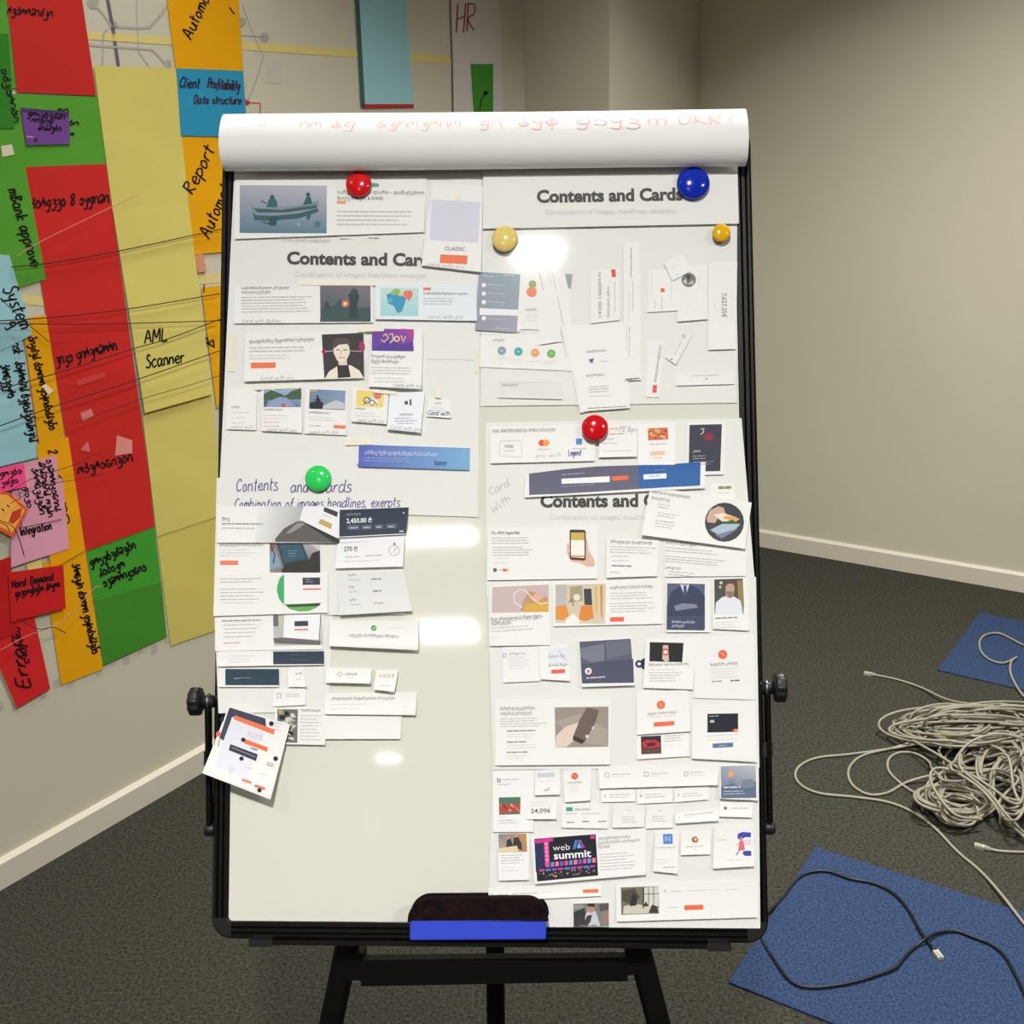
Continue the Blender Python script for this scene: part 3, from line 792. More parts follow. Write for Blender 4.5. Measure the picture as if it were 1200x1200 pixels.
# red writing showing through from the other side
for (s0, txt, wd) in ((.060, '- ', .03), (.115, 'ით', .03), (.155, 'სდ', .035), (.215, 'ხელწერით', .11), (.348, 'დი', .03), (.396, 'სუფ', .055), (.470, 'დაუგ', .085), (.562, 'm', .03), (.600, 'OKR?', .075)):
    ps, adv = strokes(txt); mb = MB()
    for p in ps:
        q = smooth_path([Vector((a, b, 0)) for a, b in p], 4); P = []; n = len(q)
        for i in range(n):
            t = q[min(i + 1, n - 1)] - q[max(i - 1, 0)]; t = t.normalized() if t.length > 1e-6 else Vector((1, 0, 0)); o = Vector((-t.y, t.x, 0)) * .06
            for sg in (1, -1):
                z = q[i] + o * sg
                P.append(pad_point(s0 + z.x * wd / adv, 20.4 + (z.y) * 2.3, .0009))
        mb.add(P, [(2 * i, 2 * i + 2, 2 * i + 3, 2 * i + 1) for i in range(n - 1)], col((242, 204, 200)))
    mb.build('handwritten_text', INK, pad, None)

# ------------------------------------------------------------------ sheets and cards on the board
OR = (240, 120, 84); DK = (70, 72, 78); TX = (196, 196, 198); LT = (220, 220, 220); NAVY = (52, 62, 80)
WHT = (238, 238, 235)
LAY = 0.0011


def card(label, quad, z, ops=(), color=WHT, curl=0.0016, group='printed cards on the board', name='printed_card', cat='card', side=0.0):
    if 'clear sleeve' in group: z = .9 + (z - 2) * .75; curl = min(curl, .0022) * .6
    sh = Sheet(BOARD, name, label, cat, quad, 0.0012 + z * LAY, color, curl, group, PAPER, PAPER, side)
    return dress(sh, ops)


HEAD = (72, 72, 70); SUB = (206, 206, 204)
G1 = 'large printed sheets on the board'


def big(label, quad, z, ops=(), color=(231, 231, 227), curl=0.0006):
    return card(label, quad, z, ops, color, curl, G1, 'paper_sheet', 'sheet')


big('large white sheet with a bold heading, upper part of the board under the canoe card', [(275, 192), (565, 193), (560, 606), (256, 596)], 0,
    [('t', 336, 309, 14.5, 'Contents and Cards', HEAD, 176, .04, 0.8), ('t', 345, 324, 6, 'Combination of images, headlines, excerpts', SUB, 154, .0, .5),
     ('tape', [(268, 392), (276, 393), (276, 436), (267, 435)]), ('tape', [(558, 410), (562, 410), (561, 437), (556, 437)]), ('w', [(500, 421), (558, 422)], .7, (205, 205, 203))])
big('large white sheet behind the clear plastic sleeve', [(566, 225), (864, 225), (863, 472), (563, 476)], 0, ())
big('white header strip with the heading Contents and Cards beside the blue magnet', [(566, 193), (864, 189), (866, 262), (566, 268)], 4,
    [('t', 629, 237, 14.5, 'Contents and Cards', HEAD, 171, .04, -1.0), ('t', 639, 251, 6, 'Combination of images, headlines, excerpts', SUB, 153, .0, -.6)])
big('large white sheet with the heading below the slate and blue banner', [(569, 495), (869, 490), (886, 700), (570, 700)], 0,
    [('t', 633, 594, 15, 'Contents and Cards', HEAD, 172, .04, -.3), ('t', 643, 609, 6.5, 'Combination of images, headlines, excerpts', SUB, 156, 0, 0),
     ('h', 574, 581, 6, 'Card', PEN, .9, -28, 27), ('h', 578, 602, 6, 'With', PEN, .9, -38, 27)])
big('large white sheet under the rows with the suit card and phone card', [(571, 690), (886, 676), (890, 900), (578, 902)], 1,
    [('d', 749, 778, 4.5, (40, 50, 78)), ('d', 749, 778, 2, (230, 230, 230)), ('d', 755, 775, 3.5, (40, 50, 78)), ('d', 755, 781, 3.5, (40, 50, 78))])
big('large white sheet under the small cards down to the pen tray', [(577, 893), (889, 880), (891, 1088), (572, 1086)], 0, ())
big('white sheet with a handwritten heading beside the green magnet', [(254, 560), (471, 558), (474, 720), (250, 722)], 1,
    [('h', 276, 576, 8.5, 'Contents', (92, 84, 150), 1.2, -2, 50), ('h', 340, 577, 8.5, 'and', (84, 76, 140), 1.2, -1, 22), ('h', 372, 577, 8.5, 'Cards', (92, 84, 150), 1.2, -1, 40),
     ('h', 274, 596, 7, 'Combination of images headlines, exerpts', (92, 84, 150), 1.1, -.6, 195)])
big('white sheet hanging under the laptop cards down to the tilted orange page', [(251, 715), (390, 712), (386, 834), (256, 836)], 0, ())


# --- upper part, under the first heading
card('card with a photo of two people in a canoe under the red magnet', [(276, 205), (500, 206), (497, 272), (275, 280)], 2, [
    ('P', 'printed_picture', [('g', 281, 217, 383, 273, (176, 172, 188), (186, 184, 196), (92, 128, 148), (84, 122, 142)),
        ('q', [(296, 248), (300, 252), (320, 253), (350, 250), (372, 244), (374, 248), (350, 256), (318, 259), (298, 258)], (58, 92, 100)),
        ('q', [(295, 240), (300, 245), (330, 243), (360, 239), (373, 235), (374, 240), (368, 245), (335, 249), (302, 250), (296, 247)], (120, 146, 146)),
        ('q', [(297, 244), (330, 246), (372, 240), (371, 244), (335, 249), (302, 249)], (66, 92, 92)),
        ('q', [(312, 243), (314, 236), (317, 231), (321, 231), (325, 237), (325, 243)], (52, 98, 108)), ('d', 319, 231, 2.6, (44, 84, 96)), ('w', [(312, 238), (306, 236), (308, 234)], 1.4, (44, 84, 96)),
        ('q', [(355, 240), (358, 233), (361, 229), (364, 231), (366, 239)], (48, 92, 104)), ('d', 361, 228, 2.4, (40, 80, 92)),
        ('q', [(316, 254), (325, 253), (324, 264), (318, 265), (312, 262), (305, 260), (305, 259), (315, 261)], (44, 82, 92)), ('q', [(358, 249), (365, 248), (363, 257), (360, 258)], (54, 92, 102)),
        ('d', 372, 263, 4, (84, 112, 128)), ('d', 350, 263, 2, (150, 170, 178))]),
    ('q', [(436, 214), (444, 215), (444, 219), (436, 219)], (90, 170, 140)),
    ('t', 395, 227, 4, 'საჩუქარი 200 ლარი - დამატებით', (90, 90, 92), 102), ('t', 395, 234, 4, 'მიიღე ბონუსი & SHARE', (100, 100, 102), 54),
    ('q', [(395, 235), (405, 235.5), (405, 239), (395, 238.5)], (240, 160, 100)), ('l', 395, 247, 98, 4, 5, (200, 200, 202)), ('l', 398, 277, 12, 1, 3, LT), ('l', 431, 276, 13, 1, 3, LT),
    ('h', 328, 281, 3, 'Title with caption', PEN, .6, 1, 58)], curl=.002)
card('card with a lavender square and the word CLASSIC', [(507, 215), (566, 218), (564, 319), (494, 311)], 3, [
    ('r', 506, 234, 563, 281, (214, 214, 228)), ('t', 521, 293, 4.6, 'CLASSIC', (110, 110, 112), 24), ('b', 516, 298, 548, 308, OR), ('h', 500, 311, 3, 'card with pic', PEN, .6, 5, 44),
    ('tape', [(534, 224), (540, 224), (541, 235), (533, 234)], (240, 234, 218))], curl=.003)
card('card with a dusky photo of a statue and an orange play button', [(275, 335), (436, 333), (437, 378), (274, 379)], 2, [
    ('t', 283, 339, 3.2, 'სამომხმარებლო კრედიტი', (100, 100, 102), 56), ('t', 283, 344, 3.2, 'თბილისელებს', (100, 100, 102), 34), ('l', 283, 348, 84, 6, 3.4, TX, 1), ('h', 283, 378, 3, 'Card with Button', PEN, .6, 0, 46),
    ('P', 'printed_picture', [('g', 375, 335, 434, 377, (108, 104, 116), (128, 118, 130), (66, 92, 98), (58, 86, 92)), ('q', [(375, 377), (376, 362), (392, 358), (398, 350), (406, 358), (420, 361), (434, 360), (434, 377)], (62, 84, 84)),
        ('q', [(409, 374), (410, 352), (408, 346), (413, 341), (419, 341), (421, 350), (418, 358), (421, 374)], (46, 66, 66)), ('d', 415, 342, 4, (56, 76, 80)), ('q', [(380, 362), (382, 352), (386, 356), (386, 362)], (52, 72, 74)),
        ('d', 404.5, 356, 4, (236, 120, 84)), ('q', [(403, 354), (407, 356), (403, 358)], (250, 240, 235))]),
    ('tape', [(350, 328), (455, 329), (455, 335), (350, 334)], (240, 236, 222))])
card('pale blue card with a colourful world map in puzzle pieces', [(440, 333), (558, 334), (559, 376), (440, 374)], 3, [
    ('P', 'printed_picture', [('g', 446, 337, 490.5, 370, (196, 224, 222), (190, 222, 216), (166, 212, 220), (160, 210, 216)), ('q', [(454, 352), (453, 345), (462, 342), (470, 345), (476, 350), (474, 357), (471, 365), (466, 367), (461, 358), (455, 356)], (60, 150, 190)),
        ('q', [(456, 344), (463, 338), (468, 339), (470, 345), (462, 346)], (140, 190, 110)), ('q', [(472, 345), (474, 341), (482, 340), (484, 345), (480, 353), (475, 349)], (230, 120, 104)), ('d', 457, 352, 3, (90, 170, 200)), ('d', 469, 345, 2, (240, 200, 80))]),
    ('r', 496, 337, 505, 340, (238, 120, 90)), ('t', 496, 345, 2.8, 'სამომხმარებლო სესხი', (110, 110, 112), 52), ('l', 496, 349, 44, 3, 3.2, TX, .9), ('h', 501, 373, 3, 'card with pic', PEN, .6, 0, 42)], color=(228, 236, 242))
card('card with a drawing of a dark haired man in a white jacket', [(287, 391), (427, 389), (426.5, 443), (286, 447)], 4, [
    ('t', 292, 402, 4, 'დააფინანსე შეგობრის სურვილი', (92, 92, 94), 76, 0, -2), ('l', 292, 407, 66, 2, 4, TX), ('l', 292, 416, 58, 2, 3.4, LT), ('b', 294, 425, 323, 431.5, OR), ('h', 305, 445, 3.2, 'Card with pic', PEN, .6, -1, 40),
    ('P', 'printed_picture', [('q', [(377, 392), (426, 390), (426.5, 442), (380, 443)], (62, 54, 58)), ('q', [(381, 443), (386, 435), (397, 428), (411, 428), (421, 434), (426, 442)], (236, 228, 208)),
        ('q', [(396, 443), (395, 428), (408, 427), (411, 442)], (48, 44, 48)), ('q', [(397, 428), (396, 420), (406, 420), (407, 428)], (222, 208, 188)),
        ('q', [(391, 404), (400, 400), (409, 402), (410, 414), (406, 422), (400, 425), (395, 422), (391, 414)], (236, 224, 204)),
        ('q', [(390, 406), (391, 398), (399, 396), (408, 397), (411, 403), (410, 408), (407, 403), (397, 404), (392, 408)], (84, 74, 70)), ('w', [(394, 410), (398, 410)], 1.1, (80, 66, 62)), ('w', [(402, 410), (407, 410)], 1.1, (80, 66, 62)), ('w', [(400, 410), (400, 416)], .6, (170, 150, 130)), ('w', [(397, 419), (404, 419)], 1, (170, 120, 110)),
        ('d', 380, 412, 3, (150, 40, 80)), ('d', 424, 406, 3.5, (170, 40, 96), 1.6), ('w', [(381, 412), (391, 411)], .9, (210, 190, 180)), ('w', [(410, 411), (424, 412)], .9, (200, 170, 170))])], curl=.002)
card('card with a purple picture and curly golden lettering', [(436, 385), (496, 386), (494, 456), (432, 453)], 5, [
    ('P', 'printed_picture', [('g', 436, 385, 484.5, 411, (110, 60, 150), (150, 70, 170), (120, 60, 150), (92, 70, 168)), ('q', [(438, 411), (452, 398), (472, 404), (484, 400), (485, 411)], (84, 60, 150)), ('q', [(470, 385), (485, 386), (485, 398)], (176, 64, 150)),
        ('w', [(449, 394), (452, 391), (455, 396), (450, 401), (447, 398)], 1.6, (226, 200, 150)), ('w', [(456, 392), (460, 391), (461, 398), (457, 402)], 1.6, (230, 204, 150)), ('o', 465, 397, 3.6, 1.6, (236, 206, 150)), ('w', [(470, 393), (473, 401), (475, 394)], 1.6, (226, 196, 150))]),
    ('t', 435, 419, 3.6, 'როგორ დაავიწყო', (88, 88, 90), 40), ('t', 435, 425, 3.6, 'მეტი მოძრავი', (88, 88, 90), 32), ('l', 435, 430, 54, 3, 3.3, TX, .9), ('l', 438, 442, 44, 2, 4, LT), ('h', 461, 453, 3.2, 'card with pic', PEN, .7, 2, 34),
    ('tape', [(420, 384), (450, 383), (450, 388), (419, 389)], (238, 232, 214))], curl=.004)
SM = 'small cards in the row above the blue banner'
card('first small card of the row, faint text only', [(266, 456), (301, 455), (300, 504), (265, 503)], 2, [('t', 271, 478, 2.6, 'თანხები', (130, 130, 132), 10), ('l', 271, 483, 22, 3, 6, (220, 214, 214), .9), ('h', 270, 502, 2.8, 'card with', PEN, .5, 0, 28)], group=SM)
card('small card with a photo of a river between green hills', [(306, 453), (354, 453), (354, 507), (307, 505)], 3, [
    ('P', 'printed_picture', [('g', 309, 454, 352.5, 477, (150, 180, 216), (176, 196, 216), (104, 122, 150), (92, 112, 134)), ('q', [(309, 462), (318, 457), (328, 461), (334, 464), (342, 458), (353, 455), (353, 468), (309, 469)], (74, 96, 70)),
        ('q', [(316, 470), (328, 465), (336, 466), (346, 476), (312, 477)], (140, 160, 196)), ('q', [(309, 470), (314, 468), (310, 477), (309, 477)], (80, 96, 80)), ('d', 332, 475, 2.4, (200, 90, 80)), ('d', 320, 456, 3, (220, 228, 236), .5)]),
    ('t', 309, 481, 2.4, 'სამომხმარებლო', (110, 110, 112), 22), ('l', 309, 486, 34, 2, 4, LT, .9), ('l', 309, 494, 18, 1, 4, (226, 190, 180), .9), ('l', 309, 499, 18, 1, 4, (226, 190, 180), .9), ('h', 312, 505, 2.8, 'card with pic', PEN, .6, 1, 36),
    ('tape', [(299, 452), (352, 449), (352, 455), (298, 457)], (240, 235, 220))], group=SM)
card('small card with a photo of a cyclist before a snowy mountain', [(358, 454), (407, 456), (406, 510), (357, 508)], 2, [
    ('P', 'printed_picture', [('g', 363, 456, 405, 479, (110, 140, 180), (128, 156, 190), (150, 160, 170), (112, 124, 140)), ('q', [(378, 476), (386, 472), (394, 469), (402, 472), (405, 476), (405, 479), (378, 479)], (196, 200, 206)),
        ('q', [(363, 472), (372, 470), (379, 472), (378, 479), (363, 479)], (40, 44, 50)), ('d', 372, 464, 1.3, (36, 40, 46)), ('q', [(370, 471), (371, 465), (374, 466), (376, 471)], (36, 40, 46)), ('o', 370, 470, 2, .6, (36, 40, 46)), ('o', 375.5, 470, 2, .6, (36, 40, 46))]),
    ('r', 363, 456, 371, 458.5, (226, 160, 110)), ('t', 362, 484, 2.4, 'სამომხმარებლო სესხი', (110, 110, 112), 24), ('l', 362, 488, 36, 2, 3, LT, .9), ('l', 362, 498, 14, 1, 3, (226, 190, 180), .9), ('b', 391, 498, 405, 502, (232, 130, 100)), ('h', 362, 508, 2.8, 'card with pic', PEN, .6, 0, 34)], group=SM)
card('small card with a yellow picture of doodled shapes', [(413, 455), (456, 457), (453, 497), (412, 494)], 3, [
    ('P', 'printed_picture', [('r', 418, 457, 450, 476, (236, 214, 118)), ('d', 436, 470, 7, (238, 236, 226), .8), ('o', 430, 469, 4, 1.2, (80, 76, 72)), ('o', 436, 472, 3.4, 1, (90, 84, 80)), ('w', [(426, 474), (434, 466), (442, 474)], 1, (80, 76, 72)), ('q', [(437, 464), (441, 459), (447, 461), (446, 467), (440, 468)], (226, 120, 110))]),
    ('t', 416, 479.5, 2.3, 'თანხები', (110, 110, 112), 12), ('l', 416, 483, 30, 2, 3.4, LT, .9), ('h', 418, 494, 2.8, 'card with pic', PEN, .6, 2, 32)], group=SM, curl=.002)
card('small bluish card with a dark mark above its text', [(457, 460), (498, 459), (493, 507), (454, 503)], 4, [('r', 474, 470, 478, 474, (90, 90, 96)), ('r', 480, 468, 482, 475, (70, 72, 78)), ('t', 468, 487, 2.6, 'სამომხმარებლო', (110, 116, 124), 16), ('l', 462, 490, 27, 2, 3, (170, 176, 186), .9), ('l', 466, 496, 18, 1, 3, (180, 184, 192), .9), ('h', 457, 502, 3, 'Card with pic', PEN, .6, 5, 36),
    ('tape', [(437, 456), (468, 459), (466, 463), (436, 460)], (238, 232, 214))], color=(236, 240, 245), group=SM, curl=.004)
card('smallest card at the end of the row hanging from a tape strip', [(502, 467), (530, 469), (528, 490), (500, 488)], 2, [('t', 510, 473, 2.2, 'ფასი', (120, 120, 122), 7), ('l', 505, 477, 20, 2, 3, LT, .8), ('h', 501, 486, 3.2, 'Card with', (120, 124, 150), .8, 2, 26),
    ('tape', [(511, 453), (518, 453), (517, 467), (510, 466)], (240, 235, 222))], group=SM)
card('wide violet to light blue banner card with white lettering', [(420, 520), (552, 524), (549, 550), (418, 544)], 2, [
    ('P', 'printed_picture', [('g', 420.5, 521, 551, 547, (96, 100, 184), (124, 176, 216), (120, 170, 212), (84, 104, 186))]),
    ('t', 427, 532, 4.6, 'აირჩიე ჩემი დაფინანსება PLUS ბარათი', (226, 228, 244), 85), ('l', 427, 536, 70, 2, 3.2, (160, 170, 214), .8), ('h', 509, 545, 4, 'banner', (60, 84, 130), .7, 2, 15),
    ('tape', [(405, 514), (431, 512), (437, 521), (404, 522)], (240, 234, 216))])

# --- lower left part
card('wide card with a grey photo of hands holding a white phone', [(254, 593), (398, 594), (397, 636), (254, 636)], 3, [
    ('P', 'printed_picture', [('g', 300, 593, 398, 636, (238, 238, 236), (120, 122, 126), (70, 70, 72), (225, 226, 226)), ('q', [(322, 632), (333, 619), (348, 611), (362, 612), (378, 622), (397, 635), (323, 635)], (96, 94, 92)), ('q', [(335, 625), (348, 613), (358, 613), (352, 618), (340, 625)], (150, 146, 138)),
        ('q', [(356, 593), (398, 594), (398, 632), (351, 609)], (238, 238, 240)), ('q', [(351, 609), (398, 632), (398, 636), (390, 635)], (50, 52, 54)), ('q', [(380, 594), (396, 600), (395, 606), (379, 599)], (62, 66, 74)), ('q', [(376, 608), (389, 614), (388, 620), (373, 613)], (196, 168, 96)), ('w', [(378, 603), (388, 607)], .8, (190, 190, 194))]),
    ('t', 260, 610, 4, 'შოუ', (90, 90, 92), 9), ('l', 260, 613, 48, 1, 3, (150, 150, 152)), ('l', 260, 618, 40, 1, 3, TX)], curl=.002)
card('folded card with a navy top reading 2,450.00', [(397, 597), (479, 594), (475, 626), (396, 630)], 5, [
    ('P', 'printed_picture', [('q', [(398, 597.5), (479, 594.5), (475.5, 625), (397.5, 629)], (46, 58, 76))]), ('t', 406, 604, 2.6, 'ხელმისაწვდომი', (170, 176, 186), 17), ('t', 406, 613, 5.5, '2,450.00 ₾', (246, 246, 246), 30, .015),
    ('r', 407, 615.5, 421, 621, (84, 96, 112)), ('r', 423, 615.2, 436, 620.6, (84, 96, 112)), ('r', 439, 614.6, 449, 620, (84, 96, 112)), ('r', 452, 614, 465, 619.4, (84, 96, 112)), ('l', 410, 618, 9, 1, 2, (190, 196, 204)), ('l', 426, 617.6, 8, 1, 2, (190, 196, 204)), ('l', 441, 617, 6, 1, 2, (190, 196, 204)), ('l', 455, 616.6, 8, 1, 2, (190, 196, 204)), ('d', 473, 601, 1, (220, 220, 224)), ('l', 468, 622, 5, 1, 2, (220, 224, 228))], curl=.003)
card('white card reading 270 with a stopwatch drawing', [(396, 629), (475, 626), (472, 664), (393, 666)], 4, [('t', 403, 646, 5.5, '270 ₾', (84, 84, 86), 16, .01), ('l', 400, 635, 32, 1, 3, LT), ('l', 405, 652, 17, 1, 3, TX), ('l', 428, 650.5, 21, 1, 3, TX), ('l', 404, 657, 42, 1, 3, LT),
    ('o', 462, 645, 6.4, .8, (176, 176, 178)), ('w', [(462, 645), (465, 641)], .8, (226, 120, 90)), ('r', 461, 636, 463.5, 638.5, (150, 150, 152)), ('w', [(462, 645), (462, 648)], .7, (140, 140, 142))], color=(238, 238, 240), curl=.003)
card('card with a photo of a tablet lying on a lap', [(254, 636), (376, 635), (375, 672), (252, 674)], 2, [
    ('P', 'printed_picture', [('g', 316, 635.5, 375, 671, (120, 90, 84), (190, 190, 190), (46, 46, 46), (150, 140, 132)), ('q', [(324, 636), (354, 636), (362, 656), (332, 664)], (52, 76, 90)), ('q', [(327, 637), (352, 637), (358, 654), (334, 660)], (60, 92, 108)), ('q', [(362, 636), (375, 636), (375, 646)], (200, 202, 204)), ('q', [(330, 668), (336, 660), (362, 656), (366, 648), (375, 645), (375, 671), (330, 671)], (58, 54, 52)), ('q', [(316, 650), (322, 642), (330, 664), (316, 668)], (130, 160, 184)), ('w', [(318, 640), (322, 650), (320, 660)], 1.5, (80, 50, 44)), ('l', 338, 645, 12, 3, 3, (120, 150, 164), .7)]),
    ('t', 257, 640, 3, 'დისტანციური მომსახურება', (110, 110, 112), 52), ('l', 258, 644, 46, 3, 3.4, LT, .9), ('b', 258, 657, 279, 662, (240, 130, 100))], curl=.0015)
card('card with a laptop screen over a green disc', [(252, 673), (384, 671), (384, 718), (250, 722)], 4, [
    ('l', 258, 678, 50, 2, 3.5, TX, .9), ('l', 258, 690, 52, 4, 4, TX, .9), ('l', 258, 706, 40, 1, 4, LT, .9),
    ('P', 'printed_picture', [('q', [(333, 673), (328, 677), (325, 686), (324.5, 692), (327, 702), (333, 709)], (70, 176, 112)), ('q', [(333, 708), (376, 707), (371, 712), (362, 716), (350, 716.5), (340, 714)], (104, 178, 92)), ('q', [(333, 673), (376, 672.5), (375.5, 707), (333, 708)], (240, 240, 242)), ('q', [(335, 709), (376, 706.5), (374, 710), (338, 711.5)], (60, 74, 66)), ('r', 354.5, 677, 375, 685.5, (64, 70, 82)), ('r', 355, 689.5, 376, 691.5, (232, 124, 100)), ('l', 358, 679, 10, 2, 2.6, (170, 174, 184), .7)])], curl=.001)
card('grey white card with three pairs of small words', [(396, 672), (473, 669), (483, 716), (398, 721)], 3, [('t', 408, 675, 2.6, 'ლარი', (120, 120, 122), 9), ('l', 408, 679, 14, 1, 3, TX, .9), ('t', 409, 689, 2.6, 'ნაღდი', (120, 120, 122), 6), ('l', 409, 693, 10, 1, 3, TX, .9), ('t', 410, 704, 2.8, 'ჯამი', (100, 100, 102), 7), ('l', 410, 708, 13, 1, 3, TX, .9), ('l', 435, 678, 13, 1, 3, (140, 140, 142)), ('l', 437, 692, 10, 1, 3, (120, 120, 122)), ('l', 438, 706, 13, 1, 3, (226, 170, 160))], color=(226, 227, 227), curl=.004)
card('card with a laptop photo and an indented list', [(252, 722), (379, 719), (378, 761), (252, 763)], 2, [
    ('l', 260, 727, 46, 1, 3, (150, 150, 152)), ('l', 262, 732, 42, 4, 4.6, TX, .9), ('l', 262, 753, 19, 1, 3, (230, 150, 140), .9),
    ('P', 'printed_picture', [('r', 320, 720.5, 377, 757, (190, 190, 190)), ('r', 320, 721, 326, 734, (110, 112, 116)), ('r', 328, 724, 331, 732, (214, 206, 120)), ('q', [(333, 720), (377, 719.5), (375, 750), (332, 747)], (242, 242, 244)), ('q', [(320, 748), (332, 747), (376, 751), (375, 756), (322, 754)], (110, 106, 104)), ('r', 345, 728, 361, 734, (66, 70, 80)), ('r', 345, 737, 361, 739, (236, 130, 100)), ('w', [(376, 720), (374, 751)], 1, (80, 80, 84))])])
card('narrow strip with a dark navy end', [(255, 763), (380, 762), (379, 779), (255, 781)], 3, [('l', 267, 768, 34, 3, 3.4, LT, .9), ('P', 'printed_picture', [('r', 320, 763.5, 379.5, 778.5, (54, 64, 82))]), ('l', 340, 767, 22, 2, 6, (86, 98, 118), .8)])
card('strip card almost filled by a dark blue green bar', [(257, 783), (328, 783), (327, 805), (256, 805)], 2, [('P', 'printed_picture', [('r', 264, 784, 327, 803, (50, 70, 84))]), ('w', [(274, 795), (280, 795)], .8, (150, 170, 178)), ('l', 280, 794, 14, 1, 2, (130, 150, 160), .8)])
LS = 'small cards at the lower edge of the laptop cards'
card('small square card with little reddish text beside the blue green bar', [(337, 783), (355, 781), (359, 805), (338, 805)], 3, [('t', 346, 791, 2.6, '4.99', (190, 110, 100), 8), ('l', 346, 796, 7, 1, 2, TX, .9)], group=LS, curl=.003)
card('small card with a document icon', [(321, 807), (358, 806), (358, 826), (320, 828)], 2, [('w', [(325, 813), (325, 818), (329.5, 818), (329.5, 814), (328, 812), (325, 813)], .7, (150, 150, 152)), ('l', 335, 813, 20, 2, 2.6, TX, .8)], group=LS)
card('small card with a pink dot and a dark word', [(382, 782), (436, 783), (434, 801), (382, 800)], 3, [('o', 398, 790, 2.6, .8, (230, 150, 140)), ('t', 404, 791, 2.8, 'კომუნალური', (110, 110, 112), 15), ('l', 404, 794, 10, 1, 2, LT, .8)], group=LS, curl=.004)
card('small curled card with a red price', [(441, 785), (467, 785), (462, 811), (438, 808)], 4, [('t', 444, 794, 4, '+19.23 ₾', (206, 120, 120), 18), ('l', 445, 803, 12, 1, 2, TX, .9)], group=LS, curl=.006)
card('white card with one bold line below the red price', [(381, 812), (489, 811), (487, 838), (380, 837)], 2, [('t', 388, 820, 3.2, 'კრედიტების შედარებითი პროცენტი', (120, 120, 122), 75), ('l', 388, 825, 48, 2, 5, LT, .9), ('l', 473, 828, 5, 2, 5, LT, .9)], curl=.003)
card('blank white card below the card with one bold line', [(381, 838), (471, 838), (469, 866), (380, 866)], 1, (), curl=.002)
card('card with a black and white photo beside text', [(322, 829), (383, 830), (381, 873), (322, 872)], 2, [
    ('P', 'printed_picture', [('r', 325, 831, 349, 870, (110, 110, 108))] + [('q', [(326 + (i * 7) % 20, 832 + i * 2.3), (330 + (i * 7) % 19, 831 + i * 2.3), (333 + (i * 7) % 15, 836 + i * 2.2), (327 + (i * 7) % 20, 837 + i * 2.2)], ((40, 40, 42) if i % 2 else (206, 206, 202)) if i % 5 else (176, 166, 104)) for i in range(15)]),
    ('t', 352, 833, 2.6, 'ბიუჯეტის დაგეგმვა', (110, 110, 112), 24), ('l', 352, 838, 26, 8, 4, TX, .9)])
tl_ = card('tilted page with orange buttons hanging over the frame', [(268, 828), (340, 849), (317, 937), (237, 906)], 9, [
    ('P', 'printed_picture', [('q', [(269, 829), (311, 842), (312, 852), (274, 842), (262, 868), (257, 865)], (66, 72, 90)), ('q', [(272, 840), (312, 853), (290, 912), (251, 898)], (228, 228, 238)), ('q', [(275, 838), (322, 855), (321, 861), (274, 843)], (240, 124, 84)), ('q', [(287, 866), (314, 876), (313, 881), (286, 871)], (240, 116, 70)), ('q', [(270, 872), (302, 884), (300, 892), (268, 879)], (58, 60, 74)),
        ('w', [(272, 876), (299, 887)], .7, (170, 170, 178)), ('q', [(284, 912), (295, 916), (294, 919), (283, 915)], (232, 130, 110)), ('q', [(299, 919), (311, 923), (310, 926), (298, 922)], (238, 110, 80))]),
    ('d', 260, 843, 2.6, (40, 42, 46)), ('d', 318, 848, 2.8, (40, 42, 46)), ('d', 285, 867, 2.6, (40, 42, 46)), ('d', 283, 889, 2.6, (40, 42, 46)), ('d', 323, 889, 2.8, (40, 42, 46)), ('d', 304, 926, 2.6, (40, 42, 46)),
    ('d', 256, 860, 3, (226, 110, 84)), ('w', [(252, 866), (251, 874)], .8, (190, 120, 110)), ('w', [(257, 866), (256, 875)], .8, (80, 80, 84)), ('l', 291, 858, 22, 2, 3.4, TX, .8), ('l', 323, 846, 10, 3, 4, TX, .8), ('l', 294, 876, 10, 1, 3, DK, 1.2), ('l', 313, 893, 10, 2, 2.6, DK, .8), ('l', 269, 899, 8, 3, 2.6, TX, .8), ('l', 289, 899, 8, 1, 2.6, TX, .8), ('l', 305, 906, 8, 1, 2.6, TX, .8)], curl=.012, side=-.004)

# --- upper right, behind the clear sleeve
SL = 'paper pieces behind the clear sleeve'
card('grey blue list card with round white bullets', [(561, 318), (610, 321), (609, 389), (560, 387)], 3, [('P', 'printed_picture', [('g', 561, 318.5, 609.8, 387, (152, 164, 178), (150, 166, 180), (164, 166, 182), (152, 150, 166))]), ('q', [(562, 361), (607, 363), (606.5, 370), (562, 369)], (240, 240, 242)), ('d', 567, 334, 2.6, (242, 242, 244)), ('d', 567, 344, 2.6, (242, 242, 244)), ('d', 567, 354, 2.6, (242, 242, 244)), ('d', 567, 373, 2.6, (242, 242, 244)),
    ('l', 566, 323, 12, 1, 2, (216, 220, 226), .8), ('l', 590, 322, 14, 1, 2, (216, 220, 226), .8), ('l', 572, 333, 20, 1, 2, (206, 210, 218), .8), ('l', 572, 343, 20, 1, 2, (206, 210, 218), .8), ('l', 572, 353, 20, 1, 2, (206, 210, 218), .8), ('l', 572, 373, 22, 1, 2, (206, 210, 218), .8), ('l', 580, 384, 18, 1, 2, (206, 210, 218), .8)], group=SL)
